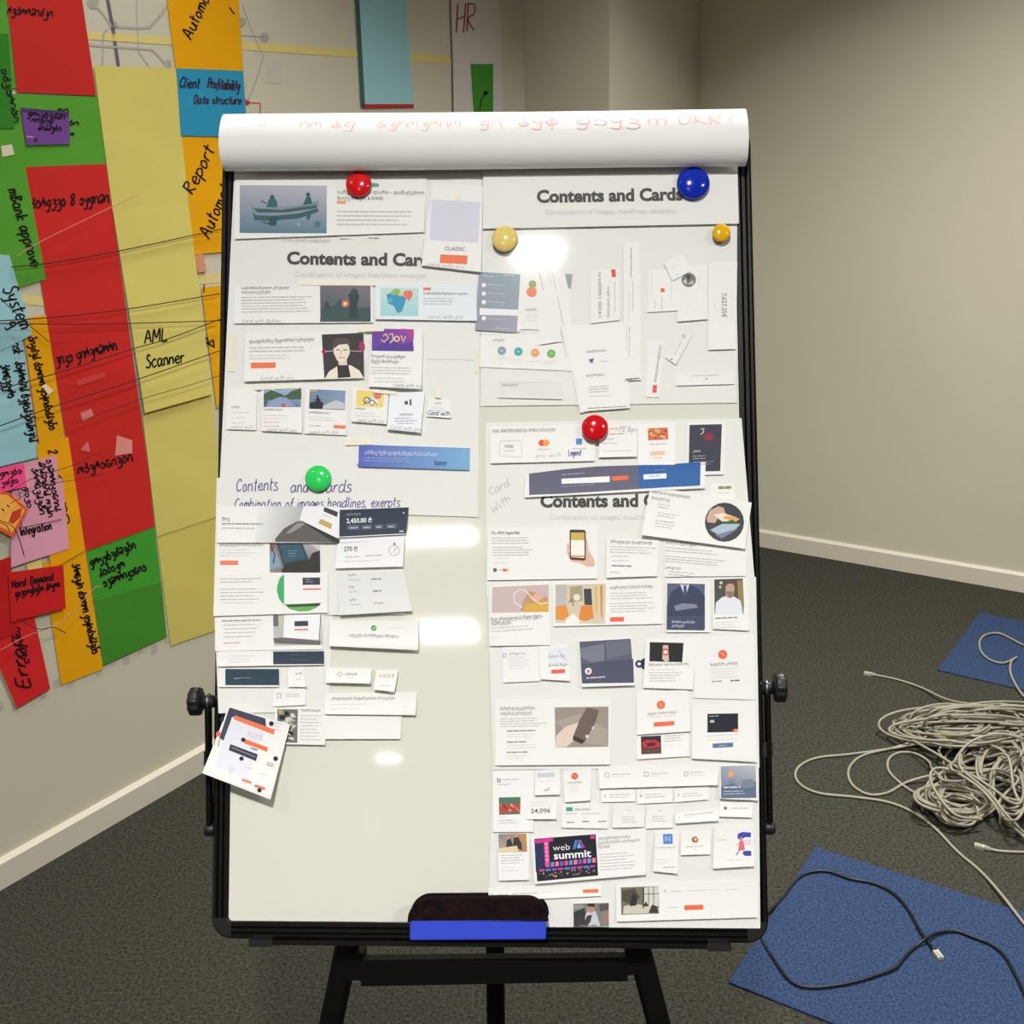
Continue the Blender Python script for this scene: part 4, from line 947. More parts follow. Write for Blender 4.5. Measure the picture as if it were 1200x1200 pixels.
card('white card with an orange and a green disc half covered by the tall slip', [(608, 322), (668, 322), (668, 386), (608, 386)], 2, [('d', 624, 333, 4.5, (140, 170, 100)), ('d', 623, 342, 6, (236, 140, 104)), ('t', 616, 364, 2.6, 'ნებისმიერი', (110, 110, 112), 13), ('l', 616, 369, 26, 3, 3, LT, .8), ('q', [(662, 321), (671, 321), (669, 338), (666, 338)], (158, 164, 172))], group=SL)
card('card with four coloured round icons in a row', [(563, 394), (660, 390), (672, 435), (562, 430)], 2, [('t', 577, 400, 2.8, 'უპირატესობა', (110, 110, 112), 14), ('d', 588, 411, 5, (142, 160, 184)), ('d', 607.5, 412, 5, (80, 174, 166)), ('d', 627, 413.5, 5, (242, 166, 96)), ('d', 646, 414.5, 5, (120, 184, 92)), ('l', 582, 418, 12, 2, 2.5, LT, .8), ('l', 600, 421, 13, 2, 2.5, LT, .8), ('l', 618, 423, 16, 1, 2.5, LT, .8), ('l', 638, 423, 16, 2, 2.5, LT, .8), ('w', [(586, 411), (590, 411)], .8, (220, 226, 234)), ('w', [(606, 412), (609, 412)], .8, (220, 240, 236)), ('w', [(625, 413), (629, 413)], .8, (250, 230, 210)), ('w', [(645, 414), (648, 414)], .8, (220, 240, 210))], group=SL)
card('grey tinted slip below the card with four round icons', [(584, 446), (660, 447), (659, 468), (583, 466)], 3, [('t', 588, 452, 2.6, 'დამატებითი', (120, 120, 122), 19), ('l', 588, 447.5, 44, 1, 2.4, LT, .8), ('l', 615, 462, 12, 1, 2.4, LT, .8)], color=(226, 226, 224), group=SL, curl=.002)
card('tall leaning receipt slip hiding the orange and green discs', [(626, 290), (648, 289), (658, 400), (632, 404)], 5, [('l', 632, 320, 20, 1, 2, (220, 170, 160), .8, 75), ('l', 630, 300, 30, 1, 2, LT, .9, 80), ('l', 640, 300, 36, 1, 2, LT, .9, 78), ('l', 648, 320, 20, 1, 2, TX, .8, 78)], group=SL, curl=.001)
card('long thin slip crossing down towards the red magnet', [(640, 290), (652, 288), (690, 482), (680, 484)], 3, [('l', 650, 330, 60, 1, 2, TX, .9, 78), ('l', 656, 380, 40, 1, 2, TX, .9, 78)], group=SL)
card('white ticket with two vertical number lines and a red square', [(693, 318), (725, 314), (726, 375), (692, 379)], 3, [('t', 705, 373, 4, '14300 14301', (150, 150, 152), 40, 0, -90), ('t', 714, 372, 3, 'ბილეთი ერთ', (160, 160, 162), 36, 0, -90), ('r', 716, 316, 721, 325, (226, 84, 84)), ('l', 721, 330, 36, 1, 2, TX, .9, 90), ('t', 704, 333, 3, '23.01', (150, 150, 152), 14, 0, -90)], group=SL, curl=.0015)
card('white letter sheet with a small purple emblem above the red magnet', [(657, 382), (733, 378), (738, 478), (684, 482)], 4, [('t', 687, 413, 2.8, 'უსაფრთხოება', (120, 120, 124), 23), ('q', [(690, 421), (696, 420), (694, 426), (691, 424)], (104, 92, 150)), ('l', 703, 423, 10, 1, 2, (206, 196, 220), .9), ('t', 687, 441, 2.8, 'გადარიცხვა', (130, 130, 134), 21), ('l', 690, 453, 25, 3, 3, TX, 1), ('l', 690, 464, 30, 1, 2.6, LT, .9), ('l', 688, 478, 46, 1, 2, (150, 150, 152), .9)], color=(239, 239, 238), group=SL)
card('tall vertical slip with sideways lines of text', [(731, 285), (750, 283), (751, 445), (731, 446)], 5, [('l', 740, 290, 36, 1, 2, (150, 150, 152), .9, 90), ('l', 742, 330, 36, 1, 2, TX, .9, 90), ('l', 738, 340, 40, 1, 2, LT, .9, 91), ('l', 738, 383, 36, 1, 2, TX, .9, 91), ('l', 735, 383, 30, 1, 2, LT, .9, 91), ('l', 733, 444, 16, 1, 2, (90, 90, 92), 1.2)], group=SL)
card('small square card with a red dot', [(760, 317), (796, 316), (794, 364), (759, 366)], 3, [('d', 776.5, 340, 2.6, (232, 110, 90)), ('l', 764, 320, 26, 1, 2, LT, .9, 90), ('l', 768, 350, 12, 1, 2, TX, .8, 90), ('l', 776, 348, 14, 1, 2, TX, .8, 90), ('l', 787, 318, 34, 1, 2, LT, .8, 90)], color=(239, 239, 237), group=SL, curl=.0012)
card('small tilted square slip with two faint crosses', [(778, 308), (800, 298), (809, 318), (788, 329)], 5, [('w', [(787, 312), (792, 313)], .8, LT), ('w', [(795, 320), (793, 323)], .8, TX)], group=SL, curl=.0015)
card('card with a round grey photo', [(794, 312), (829, 310), (829, 374), (794, 377)], 4, [('P', 'printed_picture', [('d', 807, 328, 8.5, (120, 122, 122)), ('q', [(803, 322), (810, 322), (807, 330)], (70, 72, 74)), ('q', [(806, 333), (812, 328), (813, 333)], (196, 190, 180)), ('q', [(800, 330), (804, 326), (805, 334)], (200, 200, 198))]), ('w', [(805, 356), (809, 359), (805, 360)], .8, LT), ('l', 820, 322, 14, 1, 2, LT, .8, 90)], group=SL, curl=.003)
card('tall white slip with the sideways price 7,627.25', [(830, 308), (864, 306), (862, 409), (830, 410)], 4, [('t', 846, 343, 6, '7,627.25€', (130, 130, 132), 29, 0, 90), ('l', 838, 355, 8, 1, 2, LT, .9, 90), ('l', 858, 340, 34, 1, 2, LT, .8, 90)], group=SL, curl=.004)
card('narrow tilted slip like a ticket stub', [(801, 384), (812, 392), (792, 428), (780, 419)], 3, [('o', 801, 394, 2, .6, (130, 130, 132)), ('l', 799, 400, 18, 1, 2, TX, .8, 118), ('d', 787, 421, 1, (90, 90, 92))], color=(234, 233, 229), group=SL, curl=.002)
card('narrow lying slip beside the tall white price slip', [(792, 437), (861, 434), (860, 450), (793, 452)], 3, [('l', 810, 440, 34, 1, 2, TX, .8), ('d', 828, 444, .9, (120, 120, 122))], color=(236, 234, 231), group=SL, curl=.003)
card('vertical slip with a red mark and sideways lettering', [(759, 398), (778, 399), (773, 466), (757, 465)], 2, [('r', 765, 451, 770, 460, (226, 96, 92)), ('t', 769, 448, 3.2, 'ბილეთი დღეს', (150, 150, 152), 44, 0, -82)], group=SL)

# --- middle right
card('card with three payment logos in a row and pencilled words beneath them', [(574, 500), (698, 497), (697, 540), (575, 543)], 2, [
    ('t', 577, 507, 4, 'VISA, MASTERCARD და AMEX ბარათები', (120, 120, 122), 74), ('w', [(586, 517), (610, 516)], .7, TX), ('w', [(586, 517), (585, 534), (612, 536), (611, 516)], .7, TX), ('t', 591, 525, 4, 'VISA', (110, 110, 114), 11), ('l', 590, 528, 14, 1, 2, TX, .9),
    ('d', 635, 519, 3.8, (232, 84, 60)), ('d', 640, 519, 3.8, (244, 156, 70)), ('l', 630, 526, 15, 1, 2, TX, 1.2), ('r', 675, 514, 682, 521, (82, 140, 196)), ('l', 671, 525, 16, 1, 2, TX, 1.2), ('h', 628, 536, 3.4, 'pic with', PEN, .7, -2, 30), ('h', 666, 534, 4, 'Legend', (96, 92, 160), .9, -3, 15)], curl=.002)
card('small card with red lines and pencilled writing beside the red magnet', [(702, 498), (748, 497), (746, 535), (702, 536)], 3, [('h', 725, 506, 4.6, 'P12 Byrv', PEN, .7, 0, 22), ('l', 714, 502, 10, 1, 2, (230, 150, 140), .9), ('l', 714, 508, 18, 1, 2, (230, 150, 140), .9), ('l', 706, 514, 18, 2, 5, TX, .8), ('l', 706, 528, 34, 1, 2, LT, .9)], curl=.0025)
card('card with an orange brown picture and a pale orange button', [(748, 497), (792, 495), (791, 546), (748, 545)], 1, [('P', 'printed_picture', [('r', 759, 502, 782.5, 516, (206, 112, 64))] + [('d', 761 + (i * 37) % 21, 504 + (i * 17) % 11, 1.6, [(236, 160, 96), (170, 76, 44), (226, 190, 150)][i % 3]) for i in range(16)]), ('l', 761, 520, 20, 1, 2, TX, 1), ('b', 762, 529, 779, 533.5, (246, 196, 168)), ('l', 766, 536, 10, 1, 2, (236, 190, 170), .8)], color=(240, 240, 238))
card('dark navy poster card with a red scribbled shape', [(805, 495), (850, 494), (848, 556), (803, 557)], 2, [
    ('P', 'printed_picture', [('q', [(808, 498), (846, 497), (844, 552), (807, 553)], (62, 62, 76)), ('q', [(824, 513), (829, 507), (833, 506), (837, 514), (833, 516), (827, 516)], (140, 44, 72)), ('w', [(821, 503), (825, 502), (824, 507), (821, 509)], 1.1, (210, 210, 216))]), ('t', 812, 530, 2.8, 'კინოთ', (226, 226, 232), 9), ('l', 812, 534, 16, 2, 3, (170, 170, 180), .8), ('l', 812, 541, 28, 2, 2.8, (140, 140, 152), .8)], curl=.001)
card('small card with gold lettering below the navy poster card', [(833, 567), (861, 566), (861, 586), (832, 588)], 1, [('l', 842, 570, 15, 1, 3, (150, 136, 90), 3), ('l', 841, 577, 15, 1, 2, LT, .9)])
card('long slate and blue banner with a white search field', [(616, 557), (827, 541), (826, 572), (615, 583)], 3, [
    ('P', 'printed_picture', [('q', [(620, 555), (660, 550), (700, 546.5), (750, 545), (748, 573), (700, 576), (660, 578.5), (620, 580)], (98, 98, 120)), ('q', [(748, 545), (791, 544.5), (791, 543.5), (821, 541.5), (820.5, 569), (790, 570.5), (748, 573)], (44, 98, 166))]),
    ('q', [(658, 561), (714.5, 558), (714.5, 565), (658, 567)], (242, 242, 242)), ('q', [(754, 556), (781, 554.5), (781, 560.5), (754, 562)], (236, 240, 246)), ('l', 760, 558, 14, 1, 2, (150, 160, 190), .9), ('l', 658, 556, 28, 1, 2, (180, 180, 196), .9), ('l', 658, 570, 40, 1, 2, (150, 150, 170), .8), ('l', 766, 551, 14, 1, 2, (120, 150, 200), .8), ('b', 717, 558.5, 736, 563.5, (240, 110, 70))], curl=.002)
card('tilted card with a round photo of hands holding bank cards', [(762, 570), (881, 589), (873, 643), (752, 627)], 4, [
    ('t', 763, 577, 3.4, 'Apple Pay-ით გადახდისთვის', (120, 120, 122), 46), ('t', 763, 584, 3.4, 'დააკლიკე', (120, 120, 122), 22), ('l', 771, 590, 20, 2, 3.4, TX, .9), ('l', 771, 600, 25, 2, 3.4, TX, .9), ('l', 768, 609, 26, 3, 3.2, TX, .9),
    ('P', 'printed_picture', [('d', 849, 612, 23, (66, 66, 70)), ('q', [(828, 607), (832, 598), (842, 593), (848, 595), (850, 601), (842, 606), (838, 613), (829, 612)], (206, 172, 156)), ('q', [(836, 603), (848, 601), (867, 608), (862, 611), (846, 611)], (240, 226, 206)), ('q', [(852, 604), (867, 608), (860, 611), (846, 607)], (236, 160, 90)), ('q', [(845, 613), (858, 609), (866, 613), (852, 620)], (52, 104, 70)), ('q', [(832, 621), (846, 614), (868, 614), (862, 620), (844, 628)], (176, 190, 206)), ('q', [(838, 627), (866, 619), (846, 631)], (120, 134, 160))])], curl=.005)
card('card asking about phone pay with a hand holding a phone', [(572, 618), (700, 617), (700, 678), (571, 680)], 2, [
    ('t', 576, 626, 3.4, 'რა არის Apple Pay?', (80, 80, 82), 33, .01), ('l', 576, 630, 48, 3, 3, TX, .9), ('l', 577, 641, 48, 4, 3, TX, .9), ('l', 579, 654, 18, 2, 5, LT, .9), ('r', 578, 666, 582, 670, (90, 90, 92)), ('l', 584, 667, 5, 1, 2, TX), ('d', 591, 668, 1.8, (230, 90, 70)), ('d', 594, 668, 1.8, (240, 150, 70)),
    ('P', 'printed_picture', [('q', [(668, 640), (664, 637), (665, 650), (670, 658), (680, 660), (688, 664), (697, 664), (696, 655), (690, 645), (688, 632), (684, 630)], (222, 184, 164)), ('q', [(667.5, 622), (669, 620.5), (685, 621), (686.5, 623), (686.5, 655), (685, 657), (669, 656), (667.5, 654)], (62, 60, 62)), ('q', [(669, 624), (685, 624), (685, 654), (669, 653)], (244, 240, 232)), ('q', [(669, 624), (685, 624), (685, 633), (669, 633)], (206, 176, 90)), ('r', 669, 651, 685, 653, (230, 150, 96)), ('q', [(664, 638), (668, 636), (668, 640), (664, 641)], (226, 190, 172)), ('q', [(664, 645), (668, 643), (668, 647), (665, 648)], (226, 190, 172))])])
card('text card with a short list beside the hand with a phone', [(711, 631), (773, 633), (770, 675), (711, 677)], 3, [('t', 715, 636, 3.4, 'სწრაფად და უსაფრთხოდ', (100, 100, 102), 49), ('l', 715, 640, 55, 3, 3.2, TX, .9), ('l', 717, 651, 20, 2, 5, TX, .9), ('l', 717, 662, 24, 1, 3, (130, 130, 132)), ('l', 715, 670, 11, 1, 2, (206, 180, 176), .9)], curl=.0025)
card('text card half covered by the tilted card with the round photo', [(779, 632), (875, 640), (874, 675), (779, 676)], 2, [('t', 780, 637, 3.4, 'ანაბრის შეგროვება', (100, 100, 102), 36), ('l', 780, 641, 76, 2, 3.4, TX, .9), ('l', 780, 651, 76, 3, 3, TX, .9), ('t', 780, 666, 2.8, 'უპირატესობები', (100, 100, 102), 18), ('l', 783, 669, 40, 2, 3.4, TX, .9)], curl=.001)
card('card with a pink photo of a bank card and a white cord', [(574, 687), (643, 682), (645, 756), (574, 757)], 3, [
    ('P', 'printed_picture', [('q', [(577, 688), (643, 685), (643, 717), (576, 718)], (206, 184, 184)), ('q', [(610, 716), (614, 702), (620, 692), (628, 695), (642, 700), (643, 717)], (198, 150, 120)), ('q', [(612, 717), (616, 708), (643, 704), (643, 717)], (220, 172, 74)), ('q', [(622, 700), (630, 694), (638, 700), (628, 706)], (226, 180, 156)), ('w', [(612, 712), (603, 706), (602, 696), (610, 690), (618, 694), (624, 702), (634, 708), (642, 706)], 1.1, (240, 232, 230))]),
    ('t', 575, 728, 4, 'მეტ ერთგულებას მეტი ქულა', (92, 92, 94), 61, .005), ('t', 576, 733, 4, 'ნარჩენები', (92, 92, 94), 23), ('l', 576, 736, 50, 2, 3.6, TX, .9), ('l', 576, 747, 10, 1, 3, LT, .9)], curl=.002)
card('card with a photo of two orange chairs in an office', [(648, 682), (776, 678), (776, 731), (649, 734)], 2, [
    ('P', 'printed_picture', [('q', [(651, 685.5), (710, 684), (709, 731), (651, 730)], (214, 200, 178)), ('q', [(651, 685), (664, 685), (664, 708), (651, 712)], (190, 186, 180)), ('q', [(668, 688), (682, 686), (683, 704), (668, 706)], (170, 160, 126)), ('q', [(684, 690), (693, 690), (694, 709), (685, 709)], (66, 68, 76)), ('q', [(697, 688), (700, 686), (700, 720), (697, 716)], (220, 184, 96)), ('q', [(703, 686), (706, 685), (706, 726), (704, 720)], (200, 150, 70)), ('q', [(651, 711), (664, 709), (667, 722), (660, 727), (651, 726)], (226, 148, 70)), ('q', [(681, 710), (694, 709), (696, 724), (687, 728), (678, 726)], (222, 138, 60)), ('q', [(664, 724), (672, 719), (680, 727), (678, 731), (662, 730)], (240, 236, 230)), ('d', 676, 700, 4, (230, 224, 210)), ('w', [(666, 706), (670, 702), (672, 710)], 1, (60, 60, 60))]),
    ('t', 715, 690, 3.4, 'დაგროვილი ქონების მართვა', (110, 110, 112), 50), ('l', 715, 695, 52, 3, 3.2, TX, .9), ('l', 715, 707, 56, 4, 3.2, TX, .9), ('b', 715, 723.5, 731, 728.5, (240, 100, 74))], curl=.002)
card('blue grey card with a photo of a suit and tie', [(780, 681), (832, 682), (832, 741), (781, 741)], 3, [
    ('P', 'printed_picture', [('r', 782, 683.5, 826, 738, (92, 100, 124)), ('q', [(782, 712), (786, 694), (798, 686), (806, 684), (816, 688), (826, 698), (826, 724), (782, 724)], (62, 70, 96)), ('q', [(797, 685), (808, 685), (803, 700)], (206, 210, 220)), ('q', [(801, 686), (804.5, 686), (805, 697), (803, 701), (801, 696)], (70, 84, 116)), ('q', [(790, 710), (800, 707), (816, 708), (818, 712), (804, 714), (792, 716)], (130, 136, 156)), ('q', [(782, 722), (826, 722), (826, 738), (782, 738)], (72, 80, 106))]), ('t', 787, 730, 3, 'ბრიზის დარბაზი', (230, 232, 240), 27), ('t', 787, 734.5, 3, 'კითხვები', (230, 232, 240), 15)], curl=.001)
card('card with a photo of a bearded man in a white shirt', [(835, 678), (876, 676), (878, 739), (836, 737)], 2, [
    ('P', 'printed_picture', [('q', [(837, 679), (870.5, 678), (871.5, 720), (837.5, 720)], (84, 80, 74)), ('r', 864, 680, 870.5, 712, (150, 130, 84)), ('d', 845, 683, 1.8, (214, 210, 196)), ('d', 844, 688, 1.6, (200, 196, 182)), ('q', [(838, 720), (839, 706), (846, 700), (852, 698), (860, 699), (868, 704), (871, 720)], (226, 230, 238)), ('q', [(851, 700), (850, 688), (853, 683), (859, 683), (861, 688), (860, 697), (856, 701)], (196, 158, 136)), ('q', [(850, 688), (851, 682), (856, 680), (861, 682), (861, 688), (859, 684), (853, 684)], (90, 78, 70)), ('q', [(851, 693), (860, 693), (859, 699), (856, 701), (853, 699)], (140, 118, 104))]), ('l', 838, 724, 26, 1, 2, (130, 130, 132), 1.2), ('l', 838, 729, 28, 3, 3, LT, .9)], curl=.003)
card('pale text card with a small round bullet', [(588, 758), (630, 757), (633, 798), (590, 800)], 2, [('o', 591, 768, 2.4, .7, (150, 156, 180)), ('t', 596, 767, 2.6, 'კითხვები და', (150, 150, 154), 20), ('l', 596, 770, 26, 5, 3.2, LT, .8)], color=(238, 238, 238), curl=.002)
card('card with a small red button beside the building photo', [(630, 757), (666, 755), (668, 798), (634, 796)], 3, [('r', 642, 759, 666, 778, (226, 230, 236)), ('t', 642, 771, 3, 'ანაბარი მეტ', (130, 130, 136), 20), ('t', 642, 781, 2.8, 'კითხე მეტი', (110, 110, 112), 24), ('b', 646, 785, 662, 789.5, (232, 96, 72)), ('w', [(655, 762), (660, 770), (664, 774)], .7, (150, 170, 200))], curl=.003)
card('dark blue grey photo card of a building with a round red logo', [(678, 751), (740, 747), (744, 803), (682, 805)], 4, [
    ('P', 'printed_picture', [('q', [(679, 752), (739, 748.5), (743, 800), (682, 801)], (92, 96, 114)), ('q', [(680, 760), (708, 754), (709, 774), (694, 776), (680, 770)], (122, 126, 140)), ('q', [(709, 752), (738, 750), (739, 766), (712, 772)], (108, 112, 128)), ('q', [(681, 778), (742, 772), (743, 800), (682, 801)], (78, 82, 104)), ('w', [(709, 750), (709, 776)], .8, (70, 74, 92))]), ('d', 689.5, 786.5, 4, (236, 232, 234)), ('q', [(688, 785), (691, 785), (691, 788), (688, 789)], (220, 80, 76)), ('l', 687, 794, 22, 1, 2, (214, 216, 224), 1.3)], curl=.003)
card('card with a black photo of a wrist watch and phone', [(757, 749), (817, 748), (812, 808), (754, 806)], 3, [
    ('P', 'printed_picture', [('q', [(761.5, 752.5), (801, 753.5), (799.5, 776), (761, 775)], (40, 40, 42)), ('q', [(777, 756), (783, 756), (784, 774), (780, 776), (776, 772)], (216, 190, 170)), ('q', [(777, 760), (783, 760), (783, 768), (777, 768)], (224, 90, 80)), ('d', 780, 764, 2.2, (244, 236, 232))]), ('t', 760, 780, 3, 'მეტი ვიდეო Apple Pay-ით ბარათზე', (110, 110, 112), 47), ('l', 760, 784, 30, 1, 3, LT, .9), ('l', 761, 788, 40, 4, 3.2, TX, .9)], curl=.003)
card('white card with a round orange logo and two store badges', [(815, 747), (883, 744), (884, 820), (813, 818)], 2, [('d', 847, 767, 5.4, (238, 110, 76)), ('w', [(845, 765), (849, 769)], .9, (250, 200, 180)), ('t', 832, 780, 3.2, 'დაგვიწერე კომენტი', (110, 110, 112), 33), ('l', 832, 784, 34, 4, 3.2, LT, .9), ('l', 834, 798, 12, 1, 2, (150, 150, 152), 1.2), ('l', 856, 797, 11, 1, 2, (100, 100, 102), 1.4)], curl=.001)
card('card with a photo of a hand holding a brown phone', [(580, 821), (716, 818), (715, 896), (581, 897)], 3, [
    ('P', 'printed_picture', [('q', [(650, 829), (713, 828), (713, 875), (651, 876)], (156, 146, 136)), ('q', [(651, 846), (680, 836), (713, 856), (713, 875), (680, 870)], (170, 160, 150)), ('q', [(651, 876), (652, 862), (662, 852), (674, 848), (684, 844), (686, 848), (678, 854), (680, 860), (670, 870), (664, 875)], (226, 204, 192)), ('q', [(672, 862), (680, 842), (688, 829), (702, 832), (698, 846), (686, 868)], (112, 96, 90)), ('q', [(672, 862), (686, 868), (682, 872), (671, 867)], (66, 56, 54)), ('d', 688, 863, 2, (220, 216, 210)), ('d', 695, 853, 1.6, (210, 206, 200))]),
    ('t', 586, 832, 3.8, 'წამიერად დაკავშირება', (110, 110, 112), 41), ('t', 586, 838, 3.8, 'იანვარ-ის ქართულება', (110, 110, 112), 38), ('l', 586, 842, 56, 4, 3, TX, .9), ('l', 594, 856, 33, 1, 3, (140, 140, 142)), ('l', 594, 860, 34, 2, 3, LT, .9), ('l', 594, 869, 24, 1, 3, (140, 140, 142)), ('l', 594, 873, 38, 2, 3, LT, .9), ('l', 594, 881, 24, 1, 3, (140, 140, 142)), ('l', 594, 885, 28, 2, 3, LT, .9)], curl=.0025)
card('card with a small photo of a red car', [(745, 855), (807, 852), (808, 886), (747, 890)], 2, [('P', 'printed_picture', [('q', [(751, 863), (774.5, 862), (775, 883), (751.5, 884)], (56, 44, 46)), ('q', [(752, 870), (758, 867), (768, 867), (774, 871), (773, 876), (754, 877)], (186, 52, 64)), ('q', [(758, 871), (768, 870), (768, 874), (758, 875)], (90, 30, 36)), ('q', [(752, 878), (774, 877), (774, 883), (752, 884)], (96, 70, 62))]), ('l', 778, 862, 24, 3, 3, TX, .9), ('l', 778, 873, 12, 1, 3, LT, .9)], curl=.003)
card('card with a round orange logo above an orange button', [(746, 812), (806, 808), (809, 857), (747, 861)], 3, [('d', 774.5, 826, 5, (238, 116, 76)), ('w', [(773, 824), (776, 828)], .9, (250, 200, 180)), ('t', 759, 838, 3, 'თქვენი ანაბრის მიღება', (120, 120, 122), 34, 0, -4), ('l', 759, 840, 32, 1, 3, LT, .9), ('b', 766, 846.5, 790, 851.5, (240, 110, 74))], curl=.003)
card('card with a black payment card above a blue button', [(811, 828), (884, 824), (887, 893), (811, 889)], 3, [
    ('P', 'printed_picture', [('q', [(829, 836.5), (865, 836), (865, 857.5), (829, 858.5)], (38, 40, 50)), ('r', 832, 844, 837, 847, (190, 190, 192)), ('l', 831, 839, 12, 1, 2, (170, 170, 176), 1), ('d', 860.5, 856, 2, (232, 90, 60)), ('d', 863, 856, 2, (244, 156, 80))]), ('l', 828, 862, 37, 1, 3, (206, 210, 226), .9), ('l', 830, 867, 34, 1, 3, LT, .9), ('b', 835, 871.5, 859, 876.5, (92, 116, 152)), ('l', 842, 873.6, 10, 1, 2, (190, 200, 216), .8), ('l', 842, 881, 10, 1, 2, LT, .8)], curl=.004)

# --- bottom rows
SB = 'small cards in the bottom rows'
card('narrow card with a tiny photo of a crowd in red', [(578, 905), (626, 903), (625, 975), (578, 975)], 2, [('P', 'printed_picture', [('q', [(584.5, 934.5), (610, 934), (609.5, 954), (585, 955)], (86, 120, 96)), ('q', [(585, 943), (610, 941), (609.5, 952), (585, 953)], (176, 84, 72))] + [('d', 587 + (i * 29) % 22, 943 + (i * 13) % 8, 1.2, [(210, 120, 100), (140, 50, 46), (226, 160, 130)][i % 3]) for i in range(16)]),
    ('w', [(583, 912), (584, 917)], 1.2, (90, 90, 92)), ('w', [(586, 912), (586, 917)], 1, (90, 90, 92)), ('l', 589, 913, 20, 1, 3, TX, 1), ('l', 583, 919, 15, 1, 3, TX, .9), ('l', 585, 957, 9, 1, 3, LT, .9), ('l', 585, 961, 24, 2, 3, TX, .9)], color=(240, 240, 240), group=SB)
card('small card reading x7 below a grey bar', [(627, 903), (656, 901), (656, 931), (627, 932)], 3, [('q', [(630, 906), (650, 905), (650, 910), (630, 911)], (206, 208, 214)), ('l', 632, 915, 18, 1, 3, LT, .8), ('t', 638, 927, 3.6, 'x7', (100, 100, 102), 6)], group=SB, curl=.0025)
card('small card with a round red orange logo in the upper bottom row', [(660, 902), (693, 901), (692, 938), (662, 940)], 3, [('d', 673.5, 909.5, 4, (236, 100, 74)), ('w', [(672, 908), (675, 911)], .8, (250, 200, 180)), ('t', 665, 918, 2.4, 'სადაც გინდა', (120, 120, 122), 17), ('l', 667, 921, 13, 3, 3, LT, .8)], group=SB, curl=.0025)
card('wide strip with three outlined icons', [(701, 900), (843, 896), (841, 920), (703, 924)], 4, [('w', [(709, 906), (714, 906), (714, 910.5), (709, 910.5), (709, 906)], .7, (190, 150, 150)), ('l', 717, 907, 21, 1, 3, TX, 1), ('l', 717, 910, 14, 1, 3, LT, .8), ('w', [(755, 905), (760, 905), (760, 909.5), (755, 909.5), (755, 905)], .7, (130, 130, 134)), ('l', 763, 906, 20, 1, 3, TX, 1), ('l', 763, 909, 12, 1, 3, LT, .8), ('o', 804, 907, 2.8, .7, (150, 150, 152)), ('l', 809, 904.5, 14, 1, 3, TX, 1), ('l', 809, 908, 18, 1, 3, LT, .9)], group=SB, curl=.0025)
for lb, q, c in (('narrow numbered step strip, first below the three outlined icons', [(704, 925), (744, 924), (744, 939), (705, 940)], TX), ('narrow numbered step strip with a pink numeral, middle of three', [(746, 925), (789, 922), (788, 940), (747, 942)], (222, 150, 150)), ('narrow numbered step strip, third and beside the skyline card', [(790, 924), (831, 921), (830, 937), (791, 940)], TX)):
    card(lb, q, 2, [('l', q[0][0] + 4, q[0][1] + 6, 2, 1, 2, c, 3), ('l', q[0][0] + 10, q[0][1] + 6, 24, 2, 3, TX, .9)], color=(239, 237, 236), group=SB)
card('square photo card of a skyline with an orange balloon', [(843, 897), (887, 896), (888, 938), (844, 936)], 5, [('P', 'printed_picture', [('g', 844.5, 898, 885.5, 935.5, (160, 168, 184), (190, 192, 196), (100, 112, 136), (104, 112, 136)), ('d', 857, 907, 3.6, (232, 170, 100)), ('q', [(853, 914), (861, 913), (863, 924), (852, 924)], (130, 140, 160)), ('q', [(845, 922), (858, 918), (868, 922), (886, 916), (886, 935), (845, 935)], (98, 112, 140)), ('q', [(870, 914), (882, 913), (884, 922), (870, 924)], (126, 136, 152)), ('l', 848, 922, 20, 1, 3, (226, 230, 238), 1.4), ('l', 848, 927, 28, 2, 3, (190, 198, 212), .9)])], group=SB, curl=.002)
card('small card reading 24,096', [(618, 936), (653, 935), (652, 960), (617, 960)], 3, [('t', 622, 953, 5.4, '24,096', (96, 96, 98), 23, .01), ('l', 622, 940, 20, 1, 3, LT, .8), ('l', 622, 943.5, 26, 1, 3, LT, .8)], group=SB, curl=.0025)
card('card with a small teal flag and three tiny figures', [(659, 942), (714, 941), (712, 971), (658, 970)], 2, [('r', 663.5, 946, 671, 950.5, (56, 160, 150)), ('t', 673, 950, 3, 'ამინდი თბილისი', (130, 130, 132), 19), ('l', 663, 953, 13, 1, 3, TX, .9), ('l', 682, 953, 20, 1, 3, TX, .9), ('l', 664, 963, 9, 1, 3, (140, 140, 142)), ('l', 682, 962, 9, 1, 3, (140, 140, 142)), ('l', 701, 962, 9, 1, 3, (140, 140, 142)), ('l', 682, 958, 6, 1, 3, LT, .8)], group=SB)
card('small greyish card beside the teal flag card', [(719, 943), (756, 943), (755, 969), (718, 970)], 3, [('l', 736, 949, 3, 1, 3, TX), ('l', 729, 957, 18, 3, 2.8, TX, .8)], color=(236, 235, 234), group=SB)
card('small greyish card, second to the teal flag card', [(758, 944), (789, 944), (788, 970), (757, 971)], 2, [('l', 772, 949, 3, 1, 3, TX), ('l', 764, 956, 18, 3, 2.8, TX, .8)], color=(238, 237, 236), group=SB)
card('thin tilted slip with one line of text below the step strips', [(791, 953), (843, 947), (842, 962), (792, 965)], 3, [('w', [(796, 957), (796, 959.5)], .9, (200, 140, 136)), ('l', 802, 955, 36, 1, 3, TX, 1), ('l', 802, 958, 18, 1, 3, LT, .8)], group=SB, curl=.003)
card('small card with one dark dot below the skyline card', [(843, 940), (883, 940), (881, 958), (843, 957)], 2, [('d', 850, 947, 1.8, (90, 94, 104)), ('l', 857, 946.5, 21, 1, 3, TX, 1.1)], group=SB, curl=.003)
